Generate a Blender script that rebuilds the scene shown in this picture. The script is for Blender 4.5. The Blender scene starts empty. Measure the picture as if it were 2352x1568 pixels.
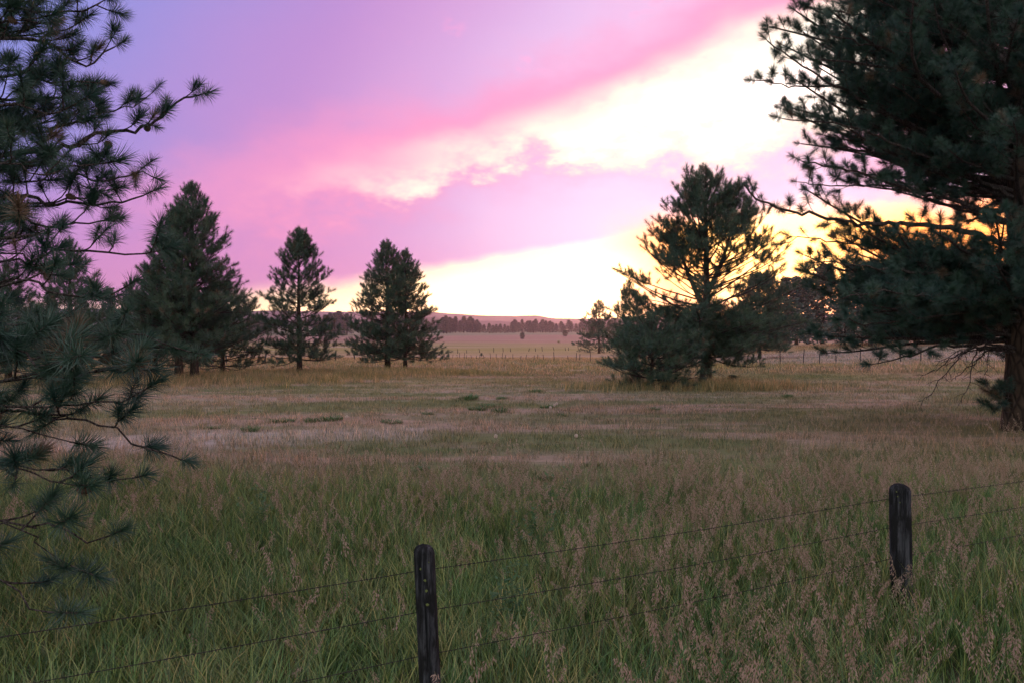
import bpy, math, random
import numpy as np
from mathutils import Vector, Matrix, Euler

# ------------------------------------------------------------------ camera
SC = bpy.context.scene
COL = SC.collection
CAM_H = 2.6
FPX, CX, CY, HOR = 1829.0, 1176.0, 784.0, 750.0      # photograph read at 2352 px width
PITCH = math.atan((CY - HOR) / FPX)
cam_d = bpy.data.cameras.new('camera')
cam_d.sensor_width = 36.0
cam_d.lens = 36.0 * FPX / 2352.0
cam_d.clip_start = 0.05
cam_d.clip_end = 30000
cam = bpy.data.objects.new('camera', cam_d)
COL.objects.link(cam)
cam.location = (0, 0, CAM_H)
cam.rotation_euler = (math.pi / 2 - PITCH, 0, 0)
SC.camera = cam


def ray(px, py):
    """direction (world) of a photograph pixel, scaled so that its y component is 1"""
    dx, dy, dz = (px - CX) / FPX, 1.0, (CY - py) / FPX
    c, s = math.cos(PITCH), math.sin(PITCH)
    y = dy * c + dz * s
    z = dz * c - dy * s
    return np.array([dx / y, 1.0, z / y])


def at(px, py, depth):
    return np.array([0, 0, CAM_H]) + ray(px, py) * depth


def azel(px, py):
    d = ray(px, py)
    return math.degrees(math.atan2(d[0], d[1])), math.degrees(math.atan2(d[2], math.hypot(d[0], d[1])))


def lin(r, g, b):
    f = lambda c: (c / 255 / 12.92) if c / 255 <= 0.04045 else ((c / 255 + 0.055) / 1.055) ** 2.4
    return (f(r), f(g), f(b), 1.0)


# ------------------------------------------------------------------ small node language
class Nodes:
    def __init__(self, tree):
        self.t = tree

    def new(self, typ, **kw):
        n = self.t.nodes.new(typ)
        for k, v in kw.items():
            setattr(n, k, v)
        return n

    def put(self, sock, v):
        if isinstance(v, bpy.types.NodeSocket):
            self.t.links.new(v, sock)
        elif v is not None:
            if isinstance(v, (tuple, list)) and len(v) == 3 and len(sock.default_value) == 4:
                v = (*v, 1.0)
            sock.default_value = v

    def m(self, op, a, b=None, c=None):
        n = self.new('ShaderNodeMath', operation=op)
        self.put(n.inputs[0], a)
        if b is not None: self.put(n.inputs[1], b)
        if c is not None: self.put(n.inputs[2], c)
        return n.outputs[0]

    def add(self, a, b): return self.m('ADD', a, b)
    def sub(self, a, b): return self.m('SUBTRACT', a, b)
    def mul(self, a, b): return self.m('MULTIPLY', a, b)
    def div(self, a, b): return self.m('DIVIDE', a, b)

    def smooth(self, x, lo, hi, a=0.0, b=1.0):
        n = self.new('ShaderNodeMapRange', interpolation_type='SMOOTHSTEP', clamp=True)
        self.put(n.inputs[0], x)
        for i, v in enumerate((lo, hi, a, b)): self.put(n.inputs[1 + i], v)
        return n.outputs[0]

    def lerp(self, x, lo, hi, a=0.0, b=1.0):
        n = self.new('ShaderNodeMapRange', clamp=True)
        self.put(n.inputs[0], x)
        for i, v in enumerate((lo, hi, a, b)): self.put(n.inputs[1 + i], v)
        return n.outputs[0]

    def mix(self, f, a, b, mode='MIX'):
        n = self.new('ShaderNodeMix', data_type='RGBA', blend_type=mode, clamp_factor=True)
        self.put(n.inputs[0], f)
        self.put(n.inputs[6], a)
        self.put(n.inputs[7], b)
        return n.outputs[2]

    def noise(self, vec, scale, detail=3.0, rough=0.5, dist=0.0, out='Fac'):
        n = self.new('ShaderNodeTexNoise')
        self.put(n.inputs['Vector'], vec)
        n.inputs['Scale'].default_value = scale
        n.inputs['Detail'].default_value = detail
        n.inputs['Roughness'].default_value = rough
        n.inputs['Distortion'].default_value = dist
        return n.outputs[out]

    def ramp(self, f, stops, mode='LINEAR'):
        n = self.new('ShaderNodeValToRGB')
        cr = n.color_ramp
        cr.interpolation = mode
        while len(cr.elements) < len(stops):
            cr.elements.new(0.5)
        for e, (p, c) in zip(cr.elements, stops):
            e.position = p
            e.color = c if len(c) == 4 else (*c, 1)
        self.put(n.inputs[0], f)
        return n.outputs[0]

    def comb(self, x, y, z):
        n = self.new('ShaderNodeCombineXYZ')
        for i, v in enumerate((x, y, z)): self.put(n.inputs[i], v)
        return n.outputs[0]

    def sep(self, v):
        n = self.new('ShaderNodeSeparateXYZ')
        self.put(n.inputs[0], v)
        return n.outputs

    def vmul(self, v, s):
        n = self.new('ShaderNodeVectorMath', operation='MULTIPLY')
        self.put(n.inputs[0], v)
        n.inputs[1].default_value = s
        return n.outputs[0]


# ------------------------------------------------------------------ sky: sunset cloud deck, open glowing strip at the horizon
SUN_AZ, SUN_EL = 18.0, 3.0
world = bpy.data.worlds.new('World')
SC.world = world
world.use_nodes = True
wt = world.node_tree
wt.nodes.clear()
W = Nodes(wt)
tc = W.new('ShaderNodeTexCoord')
D = tc.outputs['Generated']
dx, dy, dz = W.sep(D)
DEG = 180 / math.pi
AZ = W.mul(W.m('ARCTAN2', dx, dy), DEG)
EL = W.mul(W.m('ARCSINE', dz), DEG)
# slow billowing offsets, stretched along the horizon
nv = W.vmul(D, (1.0, 1.0, 2.2))
na = W.sub(W.noise(nv, 5.0, 2.5, 0.55), 0.5)
nb = W.sub(W.noise(W.vmul(D, (1.3, 1.0, 2.6)), 11.0, 5, 0.62), 0.5)
nc = W.sub(W.noise(W.vmul(D, (1.0, 1.7, 3.0)), 2.2, 1, 0.5), 0.5)
# angle from the sun
sd = Vector((math.sin(math.radians(SUN_AZ)), math.cos(math.radians(SUN_AZ)), 0.10)).normalized()
dotn = W.new('ShaderNodeVectorMath', operation='DOT_PRODUCT')
W.put(dotn.inputs[0], D)
dotn.inputs[1].default_value = sd
SANG = W.mul(W.m('ARCCOSINE', W.m('MINIMUM', W.m('MAXIMUM', dotn.outputs['Value'], -1.0), 1.0)), DEG)
# cloud deck body
peri, orchid = lin(116, 130, 200), lin(184, 125, 184)
lav, pale = lin(196, 158, 206), lin(222, 198, 230)
s1 = W.smooth(W.add(W.sub(AZ, W.mul(W.sub(EL, 10.0), 1.0)), W.mul(nc, 14.0)), -44.0, -8.0)
deck = W.mix(s1, peri, orchid)
deck = W.mix(W.smooth(W.add(SANG, W.mul(nc, 8.0)), 36.0, 19.0), deck, lav)
deck = W.mix(W.smooth(W.add(SANG, W.mul(na, 4.0)), 27.0, 10.0), deck, pale)
lowpink = W.mul(W.smooth(EL, 9.0, 2.0), W.smooth(SANG, 15.0, 28.0))
deck = W.mix(W.mul(lowpink, 0.75), deck, lin(200, 126, 182))
away = W.smooth(W.add(SANG, W.mul(nc, 20.0)), 50.0, 105.0)
sky_fill = W.mix(W.smooth(na, -0.15, 0.2), (0.62, 0.67, 0.73, 1), (0.76, 0.78, 0.81, 1))  # sky away from the sun, raised mostly out of view to brighten the ground
deck = W.mix(away, deck, sky_fill)
# sunlit ridge of cloud running up to the right
ridge = W.add(W.mul(AZ, 0.17), 12.0)
rd = W.add(W.sub(EL, W.add(ridge, W.mul(W.smooth(AZ, -6.0, 4.0), 0.7))), W.add(W.mul(na, 6.0), W.mul(nb, 5.2)))
wid = W.add(W.lerp(AZ, -20.0, 5.0, 2.6, 3.3), W.lerp(AZ, 4.0, 15.0, 0.0, 3.0))
lowside = W.mul(W.smooth(rd, 0.5, -1.5), W.mul(W.smooth(AZ, -14.0, -4.0), W.smooth(AZ, 27.0, 20.0)))
q = W.mul(W.div(rd, wid), W.add(W.add(1.0, W.mul(lowside, 0.75)), W.mul(W.mul(W.smooth(rd, 0.0, 2.0), W.smooth(AZ, 4.0, 12.0)), 0.28)))
g1 = W.m('EXPONENT', W.mul(W.mul(q, q), -1.0))
g2 = W.m('EXPONENT', W.mul(W.mul(q, q), -0.22))
amp = W.mul(W.add(W.lerp(AZ, -32.0, -16.0, 0.10, 0.36), W.add(W.lerp(AZ, -16.0, -4.0, 0.0, 0.27), W.lerp(AZ, -1.0, 15.0, 0.0, 0.75))), W.lerp(AZ, 21.0, 28.0, 1.0, 0.30))
front = W.smooth(SANG, 75.0, 45.0)
g3 = W.m('EXPONENT', W.mul(W.mul(q, q), -0.32))
T = W.mul(W.mul(W.mul(W.add(W.mul(g1, 0.62), W.mul(g3, 0.34)), amp), front), W.sub(1.0, W.mul(W.smooth(W.add(EL, W.mul(na, 6.0)), 17.5, 22.5), W.mul(W.smooth(AZ, 0.0, 8.0), 0.62))))
T = W.add(T, W.mul(W.mul(nb, 1.7), W.mul(T, W.smooth(AZ, -26.0, -8.0))))
T2 = W.mul(W.mul(g2, W.m('MINIMUM', amp, 0.6)), front)
above = W.smooth(rd, -3.0, 1.0)
col = W.mix(W.mul(W.smooth(T2, 0.10, 0.62), W.add(0.25, W.mul(above, 0.5))), deck, lin(222, 138, 182))
col = W.mix(W.mul(W.smooth(T, 0.02, 0.46), W.sub(0.80, W.mul(lowside, 0.65))), col, lin(228, 138, 180))
col = W.mix(W.smooth(T, 0.28, 0.80), col, lin(255, 222, 208))
col = W.mix(W.smooth(T, 0.58, 1.12), col, lin(255, 250, 228))
col = W.mix(W.smooth(T, 0.88, 1.42), col, (2.0, 1.65, 1.5, 1))
# faint pink streaks high in the deck
st = W.mul(W.smooth(nb, 0.06, 0.22), W.mul(W.smooth(EL, 14.0, 19.0), W.mul(W.smooth(AZ, -12.0, 2.0), front)))
col = W.mix(W.mul(st, 0.5), col, lin(250, 150, 196))
# open strip under the deck
eb = W.add(W.mul(W.m('MINIMUM', W.m('MAXIMUM', AZ, -40.0), 14.0), 0.145), 5.0)
eb = W.m('MAXIMUM', W.add(eb, W.add(W.mul(nb, 1.1), W.mul(na, 1.2))), 1.5)
hs = W.sub(eb, EL)
hband = W.mul(W.smooth(hs, -0.7, 1.1), W.smooth(SANG, 70.0, 40.0))
edge = W.smooth(hs, 0.3, 2.6)
near = W.smooth(SANG, 45.0, 8.0)
hc = W.mix(near, (1.5, 1.15, 0.55, 1), (2.4, 1.7, 0.85, 1))
hot = W.mix(near, (2.2, 1.6, 0.85, 1), (5.6, 3.3, 1.35, 1))
hc = W.mix(edge, hc, hot)
col = W.mix(hband, col, hc)
col = W.mix(W.mul(W.mul(W.smooth(AZ, 5.0, 13.0), W.smooth(AZ, 52.0, 36.0)), W.smooth(W.add(EL, W.mul(nb, 3.0)), 9.0, 6.0)), col, W.mix(W.smooth(W.add(SANG, W.mul(nb, 14.0)), 9.0, 2.0), (2.9, 0.86, 0.09, 1), (5.0, 2.5, 0.6, 1)))
sky = W.new('ShaderNodeTexSky', sky_type='NISHITA')
sky.sun_disc = False
sky.sun_elevation = math.radians(SUN_EL)
sky.sun_rotation = math.radians(SUN_AZ)
sky.dust_density = 2.0
bg1 = W.new('ShaderNodeBackground')
W.put(bg1.inputs[0], sky.outputs[0])
bg1.inputs[1].default_value = 0.05
bg2 = W.new('ShaderNodeBackground')
W.put(bg2.inputs[0], col)
bg2.inputs[1].default_value = 1.06
ads = W.new('ShaderNodeMixShader')
ads.inputs[0].default_value = 0.94           # the deck covers nearly all of the clear sky
W.t.links.new(bg1.outputs[0], ads.inputs[1])
W.t.links.new(bg2.outputs[0], ads.inputs[2])
wo = W.new('ShaderNodeOutputWorld')
W.t.links.new(ads.outputs[0], wo.inputs[0])

sun_d = bpy.data.lights.new('sun', 'SUN')
sun_d.energy = 2.2
sun_d.angle = math.radians(12)
sun_d.color = (1.0, 0.52, 0.34)
sun = bpy.data.objects.new('sun', sun_d)
COL.objects.link(sun)
sdir = Vector((math.sin(math.radians(SUN_AZ)) * math.cos(math.radians(SUN_EL)), math.cos(math.radians(SUN_AZ)) * math.cos(math.radians(SUN_EL)), math.sin(math.radians(SUN_EL))))
sun.rotation_euler = sdir.to_track_quat('Z', 'Y').to_euler()
sun.location = (40, 120, 30)

vs = SC.view_settings
vs.view_transform = 'Standard'
vs.look = 'None'
vs.exposure = 0.42
vs.gamma = 1.0
vs.use_curve_mapping = False
SC.cycles.max_bounces = 4
SC.cycles.diffuse_bounces = 2
SC.cycles.transmission_bounces = 2
SC.cycles.adaptive_threshold = 0.02
SC.cycles.volume_bounces = 0
SC.cycles.use_denoising = True
SC.cycles.use_light_tree = False
world.cycles.sampling_method = 'MANUAL'
world.cycles.sample_map_resolution = 512


# ------------------------------------------------------------------ object helpers
def tag(o, label=None, cat=None, group=None, kind=None):
    if label: o['label'] = label
    if cat: o['category'] = cat
    if group: o['group'] = group
    if kind: o['kind'] = kind
    return o


def mesh(name, v, f, mats=None, smooth=True, mi=None):
    me = bpy.data.meshes.new(name)
    v = np.asarray(v, dtype=np.float32).reshape(-1, 3)
    if isinstance(f, np.ndarray):
        k = f.shape[1]
        me.vertices.add(len(v)); me.vertices.foreach_set('co', v.ravel())
        me.loops.add(f.size); me.loops.foreach_set('vertex_index', f.astype(np.int32).ravel())
        me.polygons.add(len(f))
        me.polygons.foreach_set('loop_start', np.arange(0, f.size, k, dtype=np.int32))
        me.update(calc_edges=True)
    else:
        me.from_pydata([tuple(map(float, p)) for p in v], [], f)
    for m_ in (mats or []):
        me.materials.append(m_)
    if len(me.polygons):
        me.polygons.foreach_set('use_smooth', np.full(len(me.polygons), smooth))
        if mi is not None:
            me.polygons.foreach_set('material_index', np.asarray(mi, dtype=np.int32))
    me.update()
    return me


def put(name, me, parent=None, loc=None, link=True):
    o = bpy.data.objects.new(name, me)
    if link: COL.objects.link(o)
    if parent is not None: o.parent = parent
    if loc is not None: o.location = loc
    return o


def empty(name, loc=(0, 0, 0)):
    o = bpy.data.objects.new(name, None)
    o.empty_display_size = 0.2
    o.location = loc
    COL.objects.link(o)
    return o


class MB:
    """collects geometry for one mesh"""
    def __init__(self):
        self.v, self.ch, self.n = [], [], 0

    def raw(self, v, f, mi=0):
        v = np.asarray(v, float).reshape(-1, 3)
        self.v.append(v)
        by = {}
        for q in f: by.setdefault(len(q), []).append(q)
        for k, qs in by.items(): self.ch.append((np.asarray(qs, np.int32) + self.n, mi))
        self.n += len(v)
        return self

    def tube(self, pts, rad, sides=6, cap=True, mi=0, wob=None):
        pts = np.asarray(pts, float)
        n = len(pts)
        rad = np.broadcast_to(np.asarray(rad, float), (n,))
        tan = np.empty_like(pts)
        tan[1:-1] = pts[2:] - pts[:-2]; tan[0] = pts[1] - pts[0]; tan[-1] = pts[-1] - pts[-2]
        tan /= np.sqrt((tan * tan).sum(1))[:, None] + 1e-9
        ref = np.array([0, 0, 1.0]) if abs(tan[0][2]) < 0.9 else np.array([1.0, 0, 0])
        a = np.cross(tan, ref); a /= np.sqrt((a * a).sum(1))[:, None] + 1e-9
        b = np.cross(tan, a)
        t = 2 * math.pi * np.arange(sides) / sides
        r = rad[:, None] * (np.ones((n, sides)) if wob is None else wob)
        V = pts[:, None, :] + (a[:, None, :] * np.cos(t)[None, :, None] + b[:, None, :] * np.sin(t)[None, :, None]) * r[:, :, None]
        i = (np.arange(n - 1) * sides)[:, None]; k = np.arange(sides)[None, :]; k2 = (k + 1) % sides
        F = np.stack([i + k, i + k2, i + sides + k2, i + sides + k], -1).reshape(-1, 4)
        self.v.append(V.reshape(-1, 3))
        self.ch.append(((F + self.n).astype(np.int32), mi))
        if cap:
            self.ch.append((np.arange(sides - 1, -1, -1, dtype=np.int32)[None, :] + self.n, mi))
            self.ch.append((np.arange(sides, dtype=np.int32)[None, :] + self.n + (n - 1) * sides, mi))
        self.n += n * sides
        return self

    def box(self, lo, hi, mi=0):
        x0, y0, z0 = lo; x1, y1, z1 = hi
        v = [(x0, y0, z0), (x1, y0, z0), (x1, y1, z0), (x0, y1, z0), (x0, y0, z1), (x1, y0, z1), (x1, y1, z1), (x0, y1, z1)]
        f = [(3, 2, 1, 0), (4, 5, 6, 7), (0, 1, 5, 4), (1, 2, 6, 5), (2, 3, 7, 6), (3, 0, 4, 7)]
        return self.raw(v, f, mi)

    def shift(self, d):
        self.v = [q - d for q in self.v]

    def me(self, name, mats, smooth=True):
        me = bpy.data.meshes.new(name)
        V = np.concatenate(self.v).astype(np.float32)
        tot = np.concatenate([np.full(len(f), f.shape[1], np.int32) for f, _ in self.ch])
        mi = np.concatenate([np.full(len(f), m_, np.int32) for f, m_ in self.ch])
        lp = np.concatenate([f.ravel() for f, _ in self.ch]).astype(np.int32)
        me.vertices.add(len(V)); me.vertices.foreach_set('co', V.ravel())
        me.loops.add(len(lp)); me.loops.foreach_set('vertex_index', lp)
        me.polygons.add(len(tot))
        me.polygons.foreach_set('loop_start', np.r_[0, np.cumsum(tot)[:-1]].astype(np.int32))
        for m_ in mats: me.materials.append(m_)
        me.polygons.foreach_set('use_smooth', np.full(len(tot), smooth))
        me.polygons.foreach_set('material_index', mi)
        me.update(calc_edges=True)
        return me


def spline(ctrl, n):
    """Catmull-Rom through control points, n samples"""
    c = np.asarray(ctrl, float)
    if len(c) == 2:
        t = np.linspace(0, 1, n)[:, None]
        return c[0] * (1 - t) + c[1] * t
    p = np.vstack([2 * c[0] - c[1], c, 2 * c[-1] - c[-2]])
    L = np.r_[0, np.cumsum(np.linalg.norm(np.diff(c, axis=0), axis=1))]
    out = []
    for s in np.linspace(0, L[-1], n):
        i = min(int(np.searchsorted(L, s, 'right')) - 1, len(c) - 2)
        t = (s - L[i]) / max(L[i + 1] - L[i], 1e-9)
        p0, p1, p2, p3 = p[i], p[i + 1], p[i + 2], p[i + 3]
        out.append(0.5 * (2 * p1 + (p2 - p0) * t + (2 * p0 - 5 * p1 + 4 * p2 - p3) * t * t + (3 * p1 - p0 - 3 * p2 + p3) * t ** 3))
    return np.array(out)


ORD = ['first', 'second', 'third', 'fourth', 'fifth', 'sixth', 'seventh', 'eighth', 'ninth', 'tenth', 'eleventh', 'twelfth', 'thirteenth',
       'fourteenth', 'fifteenth', 'sixteenth', 'seventeenth', 'eighteenth', 'nineteenth']
TENS = ['', '', 'twenty', 'thirty', 'forty', 'fifty', 'sixty', 'seventy', 'eighty', 'ninety']


def ordinal(i):
    """0 -> first"""
    n = i + 1
    if n < 20: return ORD[n - 1]
    t, u = divmod(n, 10)
    return (TENS[t][:-1] + 'ieth') if u == 0 else TENS[t] + '-' + ORD[u - 1]


# ------------------------------------------------------------------ terrain
TY = np.array([-400, 0, 15, 45, 90, 135, 200, 300, 500, 1200, 2200, 3200, 6500], float)
TZ = np.array([0, 0, 0, -.45, -1.5, -3.0, -5.0, -6.2, -6.6, -6.0, -4.0, -2.0, 0], float)


def ss(x, a, b):
    t = np.clip((np.asarray(x, float) - a) / (b - a), 0, 1)
    return t * t * (3 - 2 * t)


def ground_z(x, y):
    x = np.asarray(x, float); y = np.asarray(y, float)
    z = 0
    for o_, w_ in ((-0.06, .25), (0, .5), (0.06, .25)):          # soften the corners of the profile
        z = z + w_ * np.interp(y * (1 + o_), TY, TZ)
    z = z + 3.0 * ss(x, 22, 75) * ss(y, 60, 160) * (1 - ss(y, 260, 420))
    z = z + 0.10 * np.sin(x * 0.11 + 1.3) * np.sin(y * 0.08) * ss(y, 14, 40)
    z = z + 0.8 * np.sin(x * 0.012 + 0.5) * np.sin(y * 0.009 + 1) * ss(y, 200, 600)
    return z


def gp(px, py):
    """point of the terrain seen at a photograph pixel"""
    d = ray(px, py)
    s = 3.0
    while s < 6000:
        p = np.array([0, 0, CAM_H]) + d * s
        if p[2] <= ground_z(p[0], p[1]):
            break
        s *= 1.004
    return np.array([p[0], p[1], float(ground_z(p[0], p[1]))])


# ------------------------------------------------------------------ materials
def material(name):
    m_ = bpy.data.materials.new(name)
    m_.use_nodes = True
    m_.node_tree.nodes.clear()
    n = Nodes(m_.node_tree)
    o = n.new('ShaderNodeOutputMaterial')
    return m_, n, o


def principled(n, o, color, rough=0.8, spec=0.2, bump=None, bstr=0.4, bdist=0.02):
    p = n.new('ShaderNodeBsdfPrincipled')
    n.put(p.inputs['Base Color'], color)
    n.put(p.inputs['Roughness'], rough)
    p.inputs['Specular IOR Level'].default_value = spec
    if bump is not None:
        b = n.new('ShaderNodeBump')
        b.inputs['Strength'].default_value = bstr
        b.inputs['Distance'].default_value = bdist
        n.put(b.inputs['Height'], bump)
        n.put(p.inputs['Normal'], b.outputs[0])
    n.t.links.new(p.outputs[0], o.inputs[0])
    return p


def leafy(n, o, color, trans=0.35, rough=0.6, gloss=0.06):
    d = n.new('ShaderNodeBsdfDiffuse'); n.put(d.inputs[0], color)
    t = n.new('ShaderNodeBsdfTranslucent'); n.put(t.inputs[0], color)
    g = n.new('ShaderNodeBsdfGlossy'); g.inputs['Roughness'].default_value = rough
    g.inputs[0].default_value = (1, 1, 1, 1)
    m1 = n.new('ShaderNodeMixShader'); m1.inputs[0].default_value = trans
    n.t.links.new(d.outputs[0], m1.inputs[1]); n.t.links.new(t.outputs[0], m1.inputs[2])
    m2 = n.new('ShaderNodeMixShader'); m2.inputs[0].default_value = gloss
    n.t.links.new(m1.outputs[0], m2.inputs[1]); n.t.links.new(g.outputs[0], m2.inputs[2])
    n.t.links.new(m2.outputs[0], o.inputs[0])


def needle_mat(name, c1, c2, brown=0.1):
    m_, n, o = material(name)
    r = n.new('ShaderNodeObjectInfo').outputs['Random']
    c = n.mix(r, c1, c2)
    r2 = n.m('FRACT', n.mul(r, 17.31))
    c = n.mix(n.smooth(r2, 1 - brown, 1 - brown * 0.6), c, (0.16, 0.10, 0.055, 1))
    leafy(n, o, c, 0.25, 0.45, 0.05)
    return m_


M = {}
M['needle'] = needle_mat('pine_needles', (0.013, 0.052, 0.040), (0.040, 0.086, 0.048), 0.05)
M['needle_mid'] = needle_mat('pine_needles_young', (0.032, 0.080, 0.050), (0.075, 0.115, 0.055), 0.06)
M['needle_far'] = needle_mat('pine_needles_far', (0.032, 0.058, 0.040), (0.058, 0.078, 0.045), 0.0)


def bark(name, c1, c2, sc=6.0):
    m_, n, o = material(name)
    v = n.new('ShaderNodeTexCoord').outputs['Object']
    vo = n.new('ShaderNodeTexVoronoi', feature='DISTANCE_TO_EDGE')
    n.put(vo.inputs['Vector'], n.vmul(v, (1, 1, 0.35)))
    vo.inputs['Scale'].default_value = sc
    h = n.smooth(vo.outputs['Distance'], 0.0, 0.2)
    h2 = n.add(h, n.mul(n.noise(v, sc * 5, 5, 0.6), 0.6))
    c = n.mix(n.noise(v, sc * 1.7, 4, 0.6), c1, c2)
    c = n.mix(n.mul(n.sub(1.0, h), 0.7), c, (0.02, 0.015, 0.012, 1))
    principled(n, o, c, 0.9, 0.15, h2, 0.8, 0.04)
    return m_


M['bark'] = bark('pine_bark', (0.06, 0.042, 0.032, 1), (0.12, 0.078, 0.052, 1))
M['twig'] = bark('pine_branch_bark', (0.07, 0.055, 0.05, 1), (0.13, 0.10, 0.085, 1), 20)


def field_color(n):
    """colour of the field at a place: mown pasture, dry strips, greener hollows"""
    P = n.new('ShaderNodeNewGeometry').outputs['Position']
    x, y, z = n.sep(P)
    flat = n.comb(x, y, 0.0)
    n1 = n.sub(n.noise(n.vmul(flat, (0.5, 1.0, 1.0)), 0.11, 4, 0.55), 0.5)
    n2 = n.sub(n.noise(n.vmul(flat, (0.6, 1.0, 1.0)), 0.8, 4, 0.6), 0.5)
    n3 = n.sub(n.noise(n.vmul(flat, (0.4, 1.0, 1.0)), 0.02, 3, 0.5), 0.5)
    ly = n.m('LOGARITHM', n.m('MAXIMUM', y, 2.0), 10.0)              # 0.3 .. 3.4
    f = n.div(n.sub(n.add(ly, n.add(n.mul(n1, 0.12), n.mul(n3, 0.10))), 0.4), 3.0)
    def s(d): return (math.log10(d) - 0.4) / 3.0
    tan = (0.235, 0.165, 0.120)
    stops = [(0.0, (0.13, 0.17, 0.065)), (s(10), (0.16, 0.17, 0.065)), (s(13), (0.22, 0.185, 0.10)), (s(17), (0.255, 0.195, 0.130)),
             (s(24), (0.270, 0.225, 0.140)), (s(33), (0.345, 0.275, 0.200)), (s(44), (0.320, 0.260, 0.150)), (s(60), (0.340, 0.235, 0.135)),
             (s(95), (0.360, 0.240, 0.140)), (s(150), (0.410, 0.270, 0.140)), (s(205), (0.420, 0.265, 0.160)), (s(290), (0.310, 0.240, 0.080)),
             (s(400), (0.330, 0.240, 0.110)), (s(520), (0.360, 0.185, 0.150)), (s(760), (0.340, 0.180, 0.155)), (s(850), (0.210, 0.215, 0.130)), (s(1300), (0.230, 0.220, 0.140))]
    c = n.ramp(f, stops)
    green = (0.115, 0.165, 0.055, 1)
    ylw = (0.290, 0.235, 0.065, 1)
    gmask = n.mul(n.smooth(n.add(n1, n.mul(n2, 0.55)), -0.03, 0.16), n.smooth(y, 140.0, 45.0))
    c = n.mix(n.mul(gmask, 0.8), c, green)
    # mixed straw and green tussocks near the fence
    n5 = n.sub(n.noise(flat, 1.1, 4, 0.65), 0.5)
    nz = n.smooth(y, 16.0, 11.0)
    c = n.mix(n.mul(n.mul(n.smooth(n5, 0.02, 0.16), nz), 0.85), c, (0.33, 0.26, 0.14, 1))
    c = n.mix(n.mul(n.mul(n.smooth(n5, -0.03, -0.16), nz), 0.8), c, (0.07, 0.15, 0.05, 1))
    # greener swale to the right of the field, straw streak to its left
    sw = n.mul(n.smooth(n.sub(x, n.mul(y, 0.04)), -2.5, 3.5), n.mul(n.smooth(y, 11.5, 14.0), n.smooth(y, 42.0, 26.0)))
    c = n.mix(n.mul(n.mul(sw, n.smooth(n.add(n2, n1), -0.30, 0.10)), 0.9), c, (0.165, 0.170, 0.072, 1))
    yl = n.mul(n.smooth(n.add(n3, n.mul(n1, 0.5)), 0.0, 0.12), n.mul(n.smooth(y, 36.0, 50.0), n.smooth(y, 110.0, 75.0)))
    c = n.mix(n.mul(yl, 0.7), c, ylw)
    # pale dry strip by the right-hand fence
    pal = n.mul(n.smooth(n.m('ABSOLUTE', n.sub(y, n.add(112.0, n.mul(n1, 10.0)))), 34.0, 14.0), n.smooth(x, 8.0, 26.0))
    c = n.mix(n.mul(pal, 0.6), c, (0.46, 0.38, 0.37, 1))
    c = n.mix(n.mul(n.smooth(n2, -0.1, 0.25), 0.30), c, (0.15, 0.125, 0.085, 1))
    n6 = n.sub(n.noise(n.vmul(flat, (0.28, 1.0, 1.0)), 0.30, 4, 0.6), 0.5)
    md = n.mul(n.smooth(y, 11.5, 15.0), n.smooth(y, 150.0, 80.0))
    c = n.mix(n.mul(n.mul(n.smooth(n6, 0.0, 0.09), md), 0.7), c, (0.40, 0.265, 0.205, 1))
    c = n.mix(n.mul(n.mul(n.smooth(n6, -0.01, -0.10), md), 0.8), c, (0.150, 0.165, 0.065, 1))
    straw = n.mul(n.smooth(n.m('ABSOLUTE', n.sub(n.add(y, n.mul(n2, 3.0)), n.add(20.5, n.mul(x, 0.25)))), 2.2, 0.6), n.mul(n.smooth(x, -1.0, -3.0), n.smooth(x, -12.0, -9.5)))
    c = n.mix(n.mul(straw, 0.7), c, (0.46, 0.37, 0.33, 1))
    # faint long streaks left by mowing and paths far out
    n4 = n.sub(n.noise(n.vmul(flat, (0.06, 1.0, 1.0)), 0.045, 4, 0.6), 0.5)
    c = n.mix(n.mul(n.smooth(n4, 0.02, 0.14), n.mul(n.smooth(y, 120.0, 260.0), 0.55)), c, (0.46, 0.33, 0.27, 1))
    c = n.mix(n.mul(n.smooth(n4, -0.04, -0.16), n.mul(n.smooth(y, 120.0, 260.0), 0.6)), c, (0.20, 0.17, 0.09, 1))
    return c, n1, n2


def field_group():
    g = bpy.data.node_groups.new('field_colour', 'ShaderNodeTree')
    g.interface.new_socket('Color', in_out='OUTPUT', socket_type='NodeSocketColor')
    n = Nodes(g)
    c, _, _ = field_color(n)
    go = n.new('NodeGroupOutput')
    n.t.links.new(c, go.inputs[0])
    return g


FG = field_group()


def field_node(n):
    k = n.new('ShaderNodeGroup')
    k.node_tree = FG
    return k.outputs[0]


m_, n, o = material('meadow_ground')
c = field_node(n)
P = n.new('ShaderNodeNewGeometry').outputs['Position']
b1 = n.noise(P, 3.0, 6, 0.7)
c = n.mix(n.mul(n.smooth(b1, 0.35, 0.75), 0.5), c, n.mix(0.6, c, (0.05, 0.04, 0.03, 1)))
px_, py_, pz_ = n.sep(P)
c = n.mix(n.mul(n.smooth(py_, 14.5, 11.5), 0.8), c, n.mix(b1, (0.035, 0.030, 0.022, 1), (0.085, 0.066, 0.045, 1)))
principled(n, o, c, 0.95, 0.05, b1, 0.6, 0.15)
M['ground'] = m_


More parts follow.
